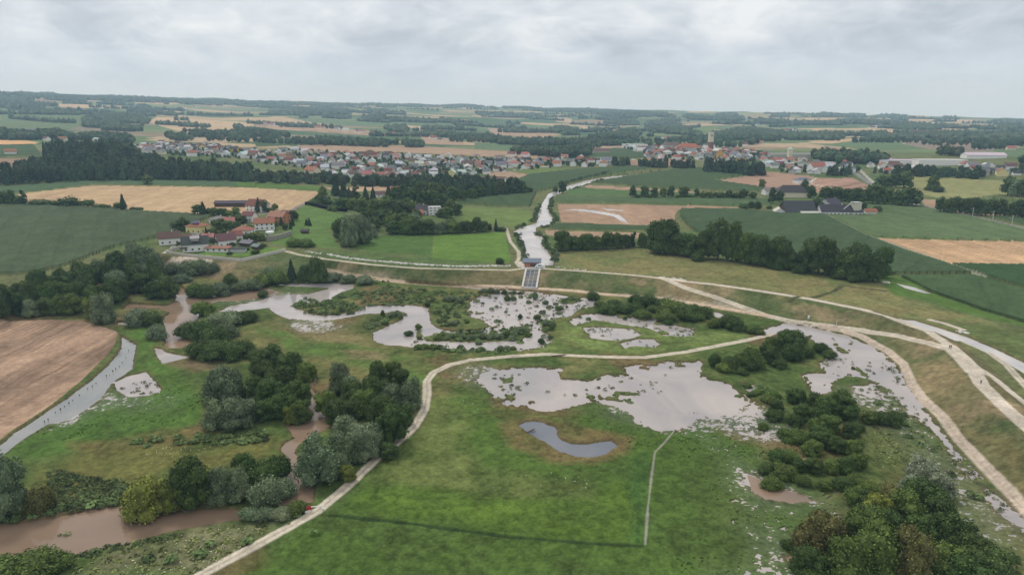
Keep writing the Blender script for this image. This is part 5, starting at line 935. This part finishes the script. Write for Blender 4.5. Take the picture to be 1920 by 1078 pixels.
for vn, s, spc, nmax in VILL:
    P = GP(s); q = scatter(P, spc, seed=len(vn)); random.shuffle(q := [tuple(a) for a in q]); th = random.uniform(-0.4, 0.4)
    for (x, y) in q[:nmax]:
        rc = random.choices(['red', 'orange', 'brown', 'grey', 'dark', 'pale', 'pinkish'], [12, 12, 17, 22, 6, 22, 9])[0]; wc = random.choices(['white', 'cream', 'yellow', 'ochre', 'grey'], [74, 12, 4, 2, 4])[0]
        dm = random.choice(sizes); fo = 'flat' if dm[3] < 1 else random.choice(['gable', 'gable', 'hip'])
        if fo == 'flat': rc = random.choice(['pale', 'grey']); dm = (13, 11, 6, 0)
        o = house(0, 0, dm, fo, wc, rc, math.degrees(th)+random.choice([0, 90])+random.gauss(0, 9), 'house', '', 'house', windows=False, at_=(x, y))
        px, py = project(x, y, nz(x, y)); HL.append((vn, wc, rc, px, py, o))
    for (x, y) in scatter(P, 15.5, seed=55):
        if random.random() < 0.42 and all(abs(x-a)+abs(y-b_) > 17 for a, b_ in q[:nmax]): infill.append((x, y, th))
    for (x, y) in scatter(P, 11, seed=77): 
        if random.random() < 0.62 and all(abs(x-a)+abs(y-b_) > 10 for a, b_, _ in infill[-60:]) and all(abs(x-a)+abs(y-b_) > 11 for a, b_ in q[:nmax]): gardens.append((x, y))
FARM = "205,240 55,250 88,264 118,264 182,266 210,279 236,279 215,237 235,217 260,216 190,204 345,204 365,202 400,200 500,234 510,236 558,235 596,241 608,241 632,244 648,246 672,248 678,249 700,250 812,261 826,265 846,264 858,266 888,267 897,268 1010,220 1005,219 930,218 1155,247 1240,264 1252,263 1268,263 1278,264 1350,233 1420,236 1432,237 1470,246 1478,247 1490,246 1635,241 1642,240 1648,239 1710,249 1722,250 1732,250 1745,250 1758,248 1795,260 1808,260 1818,259 1848,240 1862,240 1872,238 1895,282 1650,303 1640,305 1632,306 1660,300 1410,268 1425,270 1436,262 1382,262 1395,274 960,293 985,294 20,290 750,226 780,224 1060,222 1535,225 1580,232"
for q in pts(FARM):
    x, y = G(*q); D = math.hypot(x, y); sc_ = 1.0 if D < 2200 else 1.5
    rc = random.choice(['red', 'orange', 'brown', 'grey', 'pinkish', 'pale']); wc = random.choice(['white', 'white', 'cream'])
    o = house(0, 0, (16*sc_, 10*sc_, 5, 4*sc_), 'gable', wc, rc, random.uniform(-40, 40), 'farmhouse', '', 'farmhouse', windows=False, at_=(x, y)); HL.append(('far slopes', wc, rc, q[0], q[1], o))
VV, FF, CC, nv = [], [], [], 0
for (x, y, th) in infill:
    dm = random.choice([(9, 8, 3.0, 2.4), (11, 9, 4.4, 3.2), (8, 6, 2.6, 1.8), (12, 9, 5.4, 3.4)]); wm, rm = house_meshes(*dm, 'gable'); a = th+random.choice([0, 1.57]); ca, sa = math.cos(a), math.sin(a); z = float(Hbase(np.array([x]), np.array([y]))[0])
    for m_, c_ in ((wm, WC[random.choice(['white', 'white', 'white', 'cream', 'grey'])]), (rm, RC[random.choice(['brown', 'grey', 'pale', 'pinkish', 'red', 'dark', 'grey'])])):
        v = np.array(m_.v); VV.append(np.stack([x+v[:, 0]*ca-v[:, 1]*sa, y+v[:, 0]*sa+v[:, 1]*ca, z+v[:, 2]], 1)); CC.append(np.tile(np.array(c_), (len(v), 1)))
        for f in m_.f:
            f = [i+nv for i in f]
            if len(f) == 5: FF += [[f[0], f[1], f[2], f[2]], [f[0], f[2], f[3], f[4]]]
            else: FF.append(f if len(f) == 4 else f+[f[-1]])
        nv += len(v)
me = bpy.data.meshes.new('small_village_buildings'); me.from_pydata(np.concatenate(VV).tolist(), [], [f[:3] if f[2] == f[3] else f for f in FF]); a_ = me.color_attributes.new('Col', 'FLOAT_COLOR', 'POINT'); c4 = np.ones((nv, 4), np.float32); c4[:, :3] = np.concatenate(CC); a_.data.foreach_set('color', c4.ravel()); me.materials.append(land_mat)
o = link(me, 'small_village_buildings'); o['kind'] = 'stuff'; o['label'] = 'smaller houses, sheds and garages filling the villages'
wood('garden_trees', gardens, (4, 8.5), (5, 9), (0.055, 0.09, 0.04), 2, 'garden trees and hedges among the village houses')
ORD = ['first', 'second', 'third', 'fourth', 'fifth', 'sixth', 'seventh', 'eighth', 'ninth', 'tenth', 'eleventh', 'twelfth', 'thirteenth', 'fourteenth', 'fifteenth', 'sixteenth', 'seventeenth', 'eighteenth', 'nineteenth', 'twentieth']
def ordw(n):
    if n < 20: return ORD[n]
    t_ = (n+1)//10; u_ = (n+1) % 10; tens = {2: 'twent', 3: 'thirt', 4: 'fort', 5: 'fift', 6: 'sixt'}[t_]
    return tens+'ieth' if u_ == 0 else tens+'y-'+ORD[u_-1]
def rows_of(items, key_y):
    ys = sorted(key_y(i) for i in items); n = len(ys); return ys[n//3], ys[2*n//3]
for vn in {h[0] for h in HL}:
    it = [h for h in HL if h[0] == vn]
    if vn == 'far slopes': rows = {'on the far slopes': it}
    else:
        a, b_ = rows_of(it, lambda h: h[4]); rows = {'back part of the '+vn: [h for h in it if h[4] < a], 'middle of the '+vn: [h for h in it if a <= h[4] < b_], 'front part of the '+vn: [h for h in it if h[4] >= b_]}
    for rn, hs in rows.items():
        kinds = {}
        for h in hs: kinds.setdefault((h[1], h[2]), []).append(h)
        for (wc, rc), v in kinds.items():
            v.sort(key=lambda h: h[3])
            for n, h in enumerate(v):
                pos = 'the only one' if len(v) == 1 else ordw(n)+' such from left'
                h[5]['label'] = f'{wc} house with {rc} roof, {pos}, {rn}'; h[5]['group'] = 'houses on the far slopes' if vn == 'far slopes' else 'houses of the '+vn
# trees: labels
CATK = {'deciduous_tree': 'tree', 'willow_tree': 'willow', 'conifer_tree': 'conifer', 'poplar_tree': 'tree'}
for grp in {p[0] for p in PLANTS}:
    it = [p for p in PLANTS if p[0] == grp]
    for p in it: p[6], p[7] = project(p[2], p[3], 1)
    if len(it) > 24:
        a, b_ = rows_of(it, lambda p: p[7]); rows = [('far side of the ', [p for p in it if p[7] < a]), ('midst of the ', [p for p in it if a <= p[7] < b_]), ('near side of the ', [p for p in it if p[7] >= b_])]
    else: rows = [('in the ', it)]
    for rn, ps in rows:
        kinds = {}
        for p in ps: kinds.setdefault((p[1].lower(), p[1].isupper()), []).append(p)
        for (lk, bushy), v in kinds.items():
            v.sort(key=lambda p: p[6]); word = TINT[lk][1]; noun = 'bush' if bushy else {'w': 'willow', 's': 'willow', 'c': 'conifer'}.get(lk, 'tree')
            for n, p in enumerate(v):
                pos = 'the only one' if len(v) == 1 else ordw(n)+' from left'
                p[8]['label'] = f'{word} {noun}, {pos}, {rn}{grp}'; p[8]['category'] = noun; p[8]['group'] = ('bushes: ' if bushy else 'trees: ')+grp
# ------------------------------------------------------------------ dam gate, wall, stones
def polywall(name, line, h, th, mat, color, label, cat, zf=None, zoff=-0.6):
    mb = MB()
    for (a, b_) in zip(line[:-1], line[1:]):
        n = max(1, int(math.dist(a, b_)/4)); 
        for k in range(n):
            p = [a[i]+(b_[i]-a[i])*k/n for i in (0, 1)]; q = [a[i]+(b_[i]-a[i])*(k+1)/n for i in (0, 1)]
            z0 = (zf(*p) if zf else ground_z(*p)); z1 = (zf(*q) if zf else ground_z(*q)); dx, dy = q[0]-p[0], q[1]-p[1]; l = math.hypot(dx, dy); nx, ny = -dy/l*th/2, dx/l*th/2
            mb.add([(p[0]-nx, p[1]-ny, z0+zoff), (q[0]-nx, q[1]-ny, z1+zoff), (q[0]+nx, q[1]+ny, z1+zoff), (p[0]+nx, p[1]+ny, z0+zoff), (p[0]-nx, p[1]-ny, z0+h), (q[0]-nx, q[1]-ny, z1+h), (q[0]+nx, q[1]+ny, z1+h), (p[0]+nx, p[1]+ny, z0+h)], [(0, 1, 5, 4), (1, 2, 6, 5), (2, 3, 7, 6), (3, 0, 4, 7), (4, 5, 6, 7)])
    o = mb.build(name, mat, None, color); o['label'] = label; o['category'] = cat; return o
wl_ = [on_plane(x, y, CREST_Z) for x, y in pts("343,464 325,469 312,473 330,478 346,481 400,486 453,491 495,481 535,471")]
polywall('flood_wall', wl_, 1.9, 0.6, concrete, (0.56, 0.53, 0.47), 'pale concrete flood wall bending around the lawns of the hamlet', 'wall', zoff=-1.5)
polywall('stone_wall', GP("489,444 500,452 520,450 546,441"), 3.4, 1.2, concrete, (0.30, 0.28, 0.25), 'rough grey stone terrace wall below the orange-roofed house', 'wall')
polywall('garden_hedge', GP("575,384 600,389 625,395 650,397"), 3.0, 4.0, leaf_mat, (0.035, 0.06, 0.028), 'long clipped dark hedge below the timber house', 'hedge')
cx0, cx1 = on_plane(988, 503, CREST_Z), on_plane(1012, 503, CREST_Z); xg = (cx0[0]+cx1[0])/2; yg = cx0[1]
t = thing('gatehouse', 'small orange-walled gatehouse with slate-blue roof on the dam crest', 'gatehouse', (xg-0.8, yg+4.6, CREST_Z), R_(-3))
MB().box(-4.4, 4.4, -2.2, 2.6, -1.5, 3.0).build('wall', plaster, t, (0.46, 0.20, 0.11)); MB().add([(-5.8, -3.2, 2.95), (5.8, -3.2, 2.95), (5.8, 3.6, 4.2), (-5.8, 3.6, 4.2), (-5.8, -3.2, 3.3), (5.8, -3.2, 3.3), (5.8, 3.6, 4.55), (-5.8, 3.6, 4.55)], [(3, 2, 1, 0), (4, 5, 6, 7), (0, 1, 5, 4), (1, 2, 6, 5), (2, 3, 7, 6), (3, 0, 4, 7)]).build('roof', metal, t, (0.10, 0.13, 0.18))
MB().box(-1.0, 3.6, -2.26, -2.1, 0.6, 2.2).build('window', glass, t, (0.08, 0.07, 0.06)); MB().box(-3.2, -2.2, -2.25, -2.15, 0, 2.1).build('door', metal, t, (0.5, 0.18, 0.08))
platf = MB().box(xg-7.2, xg+7.2, yg-2.4, yg+8.2, 2.0, CREST_Z+0.16).build('concrete_platform', concrete, None, (0.55, 0.54, 0.52)); platf['kind'] = 'structure'
rail = MB()
for k in range(8): rail.bar((xg-7+2*k, yg-2.2, CREST_Z+.1), (xg-7+2*k, yg-2.2, CREST_Z+1.2), .08)
rail.bar((xg-7, yg-2.2, CREST_Z+1.2), (xg+7, yg-2.2, CREST_Z+1.2), .08); rail.bar((xg-7, yg-2.2, CREST_Z+.7), (xg+7, yg-2.2, CREST_Z+.7), .06)
o = rail.build('railing', metal, None, (0.6, 0.6, 0.6)); o['label'] = 'thin grey railing above the dark rack in the dam face'; o['category'] = 'railing'
def vehicle(x, y, z, rz, color, label, name='parked_car', van=False):
    t = thing(name, label, 'van' if van else 'car', (x, y, z), rz); l, w, h = (5.4, 2.0, 2.2) if van else (4.4, 1.8, 1.45)
    prof = [(-l/2, .35), (-l/2, .8 if not van else h*.96), (-l*.42, h) if van else (-l*.40, .9), (-l*.27, h) if not van else (-l*.3, h), (l*.12, h) if not van else (l*.28, h), (l*.30, .95) if not van else (l*.40, 1.15), (l/2-.05, .8), (l/2, .35)]
    mb = MB(); n = len(prof); mb.add([(a, -w/2, b_) for a, b_ in prof]+[(a, w/2, b_) for a, b_ in prof], [tuple(range(n))[::-1], tuple(range(n, 2*n))]+[(k, (k+1) % n, n+(k+1) % n, n+k) for k in range(n)]); mb.build('body', metal, t, color)
    for s_ in (-1, 1): MB().box(-l*.24, l*.14, min(s_*w/2, s_*(w/2+.02)), max(s_*w/2, s_*(w/2+.02)), h*.62, h*.9).build('window', glass, t, (0.03, 0.03, 0.04))
    for a in (-l*.3, l*.3):
        for s_ in (-1, 1):
            c_ = MB(); m_ = 12; yy = s_*(w/2-.1); c_.add([(a+.34*math.cos(6.283*k/m_), yy+q, .34+.34*math.sin(6.283*k/m_)) for q in (-.12, .12) for k in range(m_)], [tuple(range(m_))[::-1], tuple(range(m_, 2*m_))]+[(k, (k+1) % m_, m_+(k+1) % m_, m_+k) for k in range(m_)]); c_.build('wheel', metal, t, (0.02, 0.02, 0.02))
    return t
vehicle(xg+3.6, yg+0.5, CREST_Z+.17, R_(176), (0.75, 0.76, 0.78), 'white pickup truck parked in front of the gatehouse', 'pickup_truck', True)
vehicle(*G(326, 466), ground_z(*G(326, 466)), R_(30), (0.5, 0.51, 0.52), 'silver car parked beside the long brown-roofed house')
vehicle(*G(372, 481), ground_z(*G(372, 481)), R_(10), (0.08, 0.08, 0.1), 'dark car parked in front of the white house with dormer')
# rack in the dam face
c00, c10, c01, c11 = [Vector((*on_plane(px, py, z), z)) for px, py, z in ((987.5, 508, 7.0), (1010.5, 507, 7.0), (981, 539, 1.3), (1004.5, 540, 1.3))]
t = thing('intake_rack', 'sloping dark steel rack set in pale concrete on the dam face', 'rack', tuple(c01)); inv = Vector(c01)
nrm = (c10-c00).cross(c01-c00).normalized(); nrm = nrm if nrm.z > 0 else -nrm
def sp_(u_, v_, h=0.0): p = (c00*(1-u_)+c10*u_)*(1-v_)+(c01*(1-u_)+c11*u_)*v_; return p+nrm*h-inv
MB().add([sp_(0, 0, .25), sp_(1, 0, .25), sp_(1, 1, .25), sp_(0, 1, .25), sp_(0, 0, -1.5), sp_(1, 0, -1.5), sp_(1, 1, -1.5), sp_(0, 1, -1.5)], [(3, 2, 1, 0), (4, 5, 6, 7), (0, 1, 5, 4), (1, 2, 6, 5), (2, 3, 7, 6), (3, 0, 4, 7)]).build('recess_shade', metal, t, (0.035, 0.04, 0.055))  # near-black slab, its colour stands in for the shaded recess behind the bars
for u_ in (-0.06, 1.06): MB().bar(sp_(u_, -0.03, .3), sp_(u_, 1.04, .3), 1.0, 1.4).build('side_wall', concrete, t, (0.58, 0.56, 0.52))
bars = MB()
for k in range(13): u_ = k/12; bars.bar(sp_(u_, 0, .42), sp_(u_, 1, .42), .30 if k % 4 == 0 else .10, .2)
for k in range(6): bars.bar(sp_(0, k/5, .40), sp_(1, k/5, .40), .42, .2)
bars.build('steel_bars', metal, t, (0.36, 0.38, 0.42))
MB().bar(sp_(-.1, 1.04, .2), sp_(1.1, 1.04, .2), .9, .9).build('sill', concrete, t, (0.55, 0.53, 0.48))
st = []
for s, n, w in (("612,477 650,484 705,490 780,496 855,500 956,499", 520, 1.6), ("1040,501 1075,505 1100,507", 20, 1), ("1236,519 1262,522 1286,526", 70, 1.5), ("1800,622 1812,625", 20, 1), ("575,472 600,476", 30, 2)):
    P = GP(s); ls = [math.dist(a, b_) for a, b_ in zip(P[:-1], P[1:])]
    for k in range(n):
        i = random.choices(range(len(ls)), ls)[0]; u_ = random.random(); st.append((P[i][0]+(P[i+1][0]-P[i][0])*u_+random.gauss(0, .7), P[i][1]+(P[i+1][1]-P[i][1])*u_+random.gauss(0, w*.6), random.uniform(.35, 1.0)))
v0, f0 = ICO[1]; VV, FF = [], []
for k, (x, y, s) in enumerate(st):
    q = v0*(1+0.35*(rng.random(v0.shape)-.5))*np.array([s, s, s*.6]); VV.append(q+np.array([x, y, ground_z(x, y)+.1])); FF.append(f0+k*len(v0))
cc = np.repeat(np.clip(rng.normal(0.52, .1, (len(st), 1)), .25, .75), len(v0), 0)*np.array([[1, .97, .9]])
o = link(mesh_from('riprap_stones', np.concatenate(VV), np.concatenate(FF), land_mat, cc), 'riprap_stones'); o['kind'] = 'stuff'; o['label'] = 'line of pale riprap stones behind the dam crest'
# people on the dam
def person(px, py, facing, coat, trousers, label, hair=(0.05, 0.035, 0.02), lean=0.0):
    x, y = on_plane(px, py, CREST_Z); z = ground_z(x, y)+0.03
    J = {'pelvis': (0, 0, .93, .13), 'waist': (0, 0, 1.08, .125), 'chest': (0, .01, 1.32, .155), 'neck': (0, 0, 1.50, .055), 'jaw': (0, .02, 1.58, .07), 'head': (0, .01, 1.68, .088), 'top': (0, 0, 1.74, .06),
         'hipL': (-.10, 0, .88, .10), 'kneeL': (-.11, .06, .50, .062), 'ankL': (-.11, -.02, .09, .042), 'toeL': (-.12, .13, .04, .035), 'hipR': (.10, 0, .88, .10), 'kneeR': (.11, -.02, .50, .062), 'ankR': (.11, -.12, .09, .042), 'toeR': (.12, .03, .04, .035),
         'shL': (-.19, 0, 1.42, .06), 'elL': (-.25, .02, 1.14, .045), 'wrL': (-.24, .14, .92, .03), 'haL': (-.24, .18, .85, .03), 'shR': (.19, 0, 1.42, .06), 'elR': (.25, -.03, 1.14, .045), 'wrR': (.25, .10, .93, .03), 'haR': (.25, .14, .86, .03)}
    E = 'pelvis-waist waist-chest chest-neck neck-jaw jaw-head head-top pelvis-hipL hipL-kneeL kneeL-ankL ankL-toeL pelvis-hipR hipR-kneeR kneeR-ankR ankR-toeR chest-shL shL-elL elL-wrL wrL-haL chest-shR shR-elR elR-wrR wrR-haR'
    keys = list(J); me = bpy.data.meshes.new('person'); me.from_pydata([J[k][:3] for k in keys], [tuple(keys.index(a) for a in e.split('-')) for e in E.split()], [])
    o = link(me, 'person'); o.location = (x, y, z); o.rotation_euler = (0, 0, R_(facing)); o['label'] = label; o['category'] = 'person'; o['group'] = 'people on the dam crest'
    m = o.modifiers.new('skin', 'SKIN'); m.use_smooth_shade = True
    for k, vv in zip(keys, me.skin_vertices[0].data): vv.radius = (J[k][3],)*2; vv.use_root = k == 'pelvis'
    o.modifiers.new('subdivision', 'SUBSURF').levels = 1
    pm, t_, b__ = newmat('skin_and_clothes'); tcn = N(t_, 'ShaderNodeTexCoord'); sp3 = N(t_, 'ShaderNodeSeparateXYZ'); L(t_, tcn.outputs['Object'], sp3.inputs[0])
    L(t_, ramp(t_, math_n(t_, 'DIVIDE', sp3.outputs[2], 2.0), [(0.0, (0.03, 0.03, 0.03)), (0.05, trousers), (0.465, coat), (0.765, (0.5, 0.32, 0.25)), (0.87, hair)], 'CONSTANT'), b__.inputs['Base Color']); me.materials.append(pm)
person(1779.5, 655, 200, (0.05, 0.05, 0.06), (0.03, 0.03, 0.05), 'person in dark jacket at the fork of the crest paths, left of a pair')
person(1782.5, 655.5, 170, (0.12, 0.05, 0.05), (0.04, 0.04, 0.05), 'person in maroon jacket at the fork of the crest paths')
person(1838.5, 721, 150, (0.05, 0.09, 0.2), (0.03, 0.04, 0.08), 'person in blue jacket walking alone at the edge of the wide crest path')
# small posts, barrier, masts, saplings
t = thing('path_barrier', 'red and white barrier at the edge of the gravel path by the creek', 'barrier', (*G(589, 957), 0), R_(20)); t.location.z = ground_z(t.location.x, t.location.y)
MB().bar((-1.6, 0, .1), (-1.6, 0, 1.5), .14).bar((1.8, 0, .1), (1.8, 0, 1.0), .14).build('post', metal, t, (0.7, 0.7, 0.68)); MB().bar((-1.8, -.1, 1.4), (2.6, -.1, .8), .22, .12).build('beam', metal, t, (0.75, 0.74, 0.7)); MB().box(-1.9, -.7, -.25, -.15, .5, 1.7).build('sign_plate', metal, t, (0.45, 0.03, 0.04)); MB().box(-2.3, -.9, -.6, -.3, 0, .5).build('foot_plate', metal, t, (0.75, 0.74, 0.7))
def post(px, py, h, w, col, name, label, cat='post'):
    x, y = G(px, py); o = MB().cyl(0, 0, -.4, h, w, w*.8, 8).cyl(0, 0, h, h+.12, w*1.2, w*.6, 8).build(name, concrete, None, col); o.location = (x, y, ground_z(x, y)); o['label'] = label; o['category'] = cat
post(606, 957, .7, .3, (0.75, 0.75, 0.6), 'marker_stone', 'pale marker stone on the grass opposite the red barrier', 'stone'); post(1516, 597, 1.2, .45, (0.8, 0.8, 0.78), 'marker_stone', 'white marker stone on the green dam slope above the ramp', 'stone'); post(1568, 611, 2.2, .1, (0.7, 0.7, 0.68), 'gauge_post', 'slim white gauge post at the edge of the dam ramp')
x, y = on_plane(1034, 500, 4.4); fr = MB(); 
for a in (-1.4, 0, 1.4): fr.bar((a, 0, -1), (a, 0, 2.4), .18)
fr.bar((-1.6, 0, 2.3), (1.6, 0, 2.3), .22); fr.bar((-1.6, 0, 1.2), (1.6, 0, 1.2), .16); o = fr.build('measuring_stand', metal, None, (0.12, 0.12, 0.12)); o.location = (x, y, 4.2); o['label'] = 'small dark steel frame standing in the river by the crest path'; o['category'] = 'frame'
mast = None
for i, (px, py) in enumerate([(1767, 394), (1788, 397), (1803, 399), (1823, 407), (1861, 414), (1896, 426)]):
    x, y = G(px, py)
    if mast is None:
        mast = thing('catenary_mast', '', 'mast', (x, y, OUT_Z)); parts = [MB().cyl(0, 0, -.5, 9, .28, .2, 8).build('pole', metal, mast, (0.5, 0.5, 0.48)), MB().bar((0, 0, 8), (-3.4, 0, 8.3), .16).bar((0, 0, 6.8), (-3, 0, 8), .12).build('arm', metal, mast, (0.4, 0.4, 0.4))]; m_ = mast
    else:
        m_ = mast.copy(); C.objects.link(m_)
        for p_ in parts: c_ = p_.copy(); C.objects.link(c_); c_.parent = m_
    m_.location = (x, y, OUT_Z); m_['label'] = f'grey catenary mast, {ordw(i)} from the left along the railway'; m_['group'] = 'masts along the railway'
sap = None
for i, (px, py) in enumerate(pts("241,655 236,669 229,678 224,686 217,691 211,695 205,701 199,704 180,717 173,723 164,728 149,740 136,749 129,755 121,761 113,767 104,772 90,786 83,790")):
    x, y = G(px, py)
    if sap is None:
        sap = thing('sapling', '', 'sapling', (x, y, 0)); q = VAR['bush', 1][0]; cr = link(q, 'crown', sap); cr.scale = (1.0, 1.0, 1.3); cr.location = (0, 0, .6); cr.color = (0.06, 0.075, 0.045, 1); tr_ = MB().cyl(0, 0, -.6, 1.5, .06, .04, 6).build('trunk', bark, sap); sk = MB().bar((.25, 0, -.6), (.25, 0, 1.8), .09).build('stake', bark, sap); s_ = sap; sp2 = [cr, tr_, sk]
    else:
        s_ = sap.copy(); C.objects.link(s_)
        for p_ in sp2: c_ = p_.copy(); C.objects.link(c_); c_.parent = s_
    s_.location = (x, y, 0); sc2 = random.uniform(.3, .6); s_.scale = (sc2, sc2, sc2); s_.rotation_euler = (0, 0, random.uniform(0, 6)); s_['label'] = f'staked sapling standing in the flooded ditch, {ordw(i)} from the maize end'.replace('maize', 'wood'); s_['group'] = 'saplings in the flooded ditch'
x, y = G(506, 437); t = MB().cyl(0, 0, -.5, 1.2, 3.2, 3.2, 20).cyl(0, 0, 1.2, 1.3, 3.3, 3.1, 20).build('garden_pool', metal, None, (0.75, 0.78, 0.8)); t.location = (x, y, ground_z(x, y)); t['label'] = 'round white garden pool on the terrace of the hamlet'; t['category'] = 'pool'
x, y = G(1047, 669); t = MB().bar((-3, 0, .3), (3, .8, .5), .35).bar((0, .3, .4), (2, -1.6, .6), .2).build('driftwood', bark, None, (1, 1, 1)); t.location = (x, y, ground_z(x, y)); t['label'] = 'pale driftwood log lying beside the gravel path'; t['category'] = 'log'
x, y = G(985, 812); t = MB().bar((-4, -2, -.3), (3, 2.6, .7), .3).bar((0, 0.3, .2), (-1, 2.5, .9), .18).bar((1, 1.2, .4), (3.5, .6, .9), .15).build('dead_branch', bark, None, (1, 1, 1)); t.location = (x, y, 0); t['label'] = 'dark dead branch lying in the clear pond'; t['category'] = 'branch'
# ------------------------------------------------------------------ haze
def make_haze():
    me = bpy.data.meshes.new('haze'); x0, x1, y0, y1, z0, z1 = -9500, 9500, -200, 9600, -520, 330
    v = [(x, y, z) for z in (z0, z1) for y in (y0, y1) for x in (x0, x1)]
    me.from_pydata(v, [], [(0, 2, 3, 1), (4, 5, 7, 6), (0, 1, 5, 4), (2, 6, 7, 3), (0, 4, 6, 2), (1, 3, 7, 5)])
    m = bpy.data.materials.new('haze'); m.use_nodes = True; t = m.node_tree; t.nodes.clear()
    pv = N(t, 'ShaderNodeVolumePrincipled'); pv.inputs['Color'].default_value = (0.50, 0.75, 1.0, 1); pv.inputs['Absorption Color'].default_value = (1, 1, 1, 1); pv.inputs['Density'].default_value = HAZE; pv.inputs['Anisotropy'].default_value = 0.2
    o_ = N(t, 'ShaderNodeOutputMaterial'); L(t, pv.outputs[0], o_.inputs['Volume']); me.materials.append(m)
    o = link(me, 'haze'); o['kind'] = 'stuff'
HAZE = 1.0e-4
make_haze()
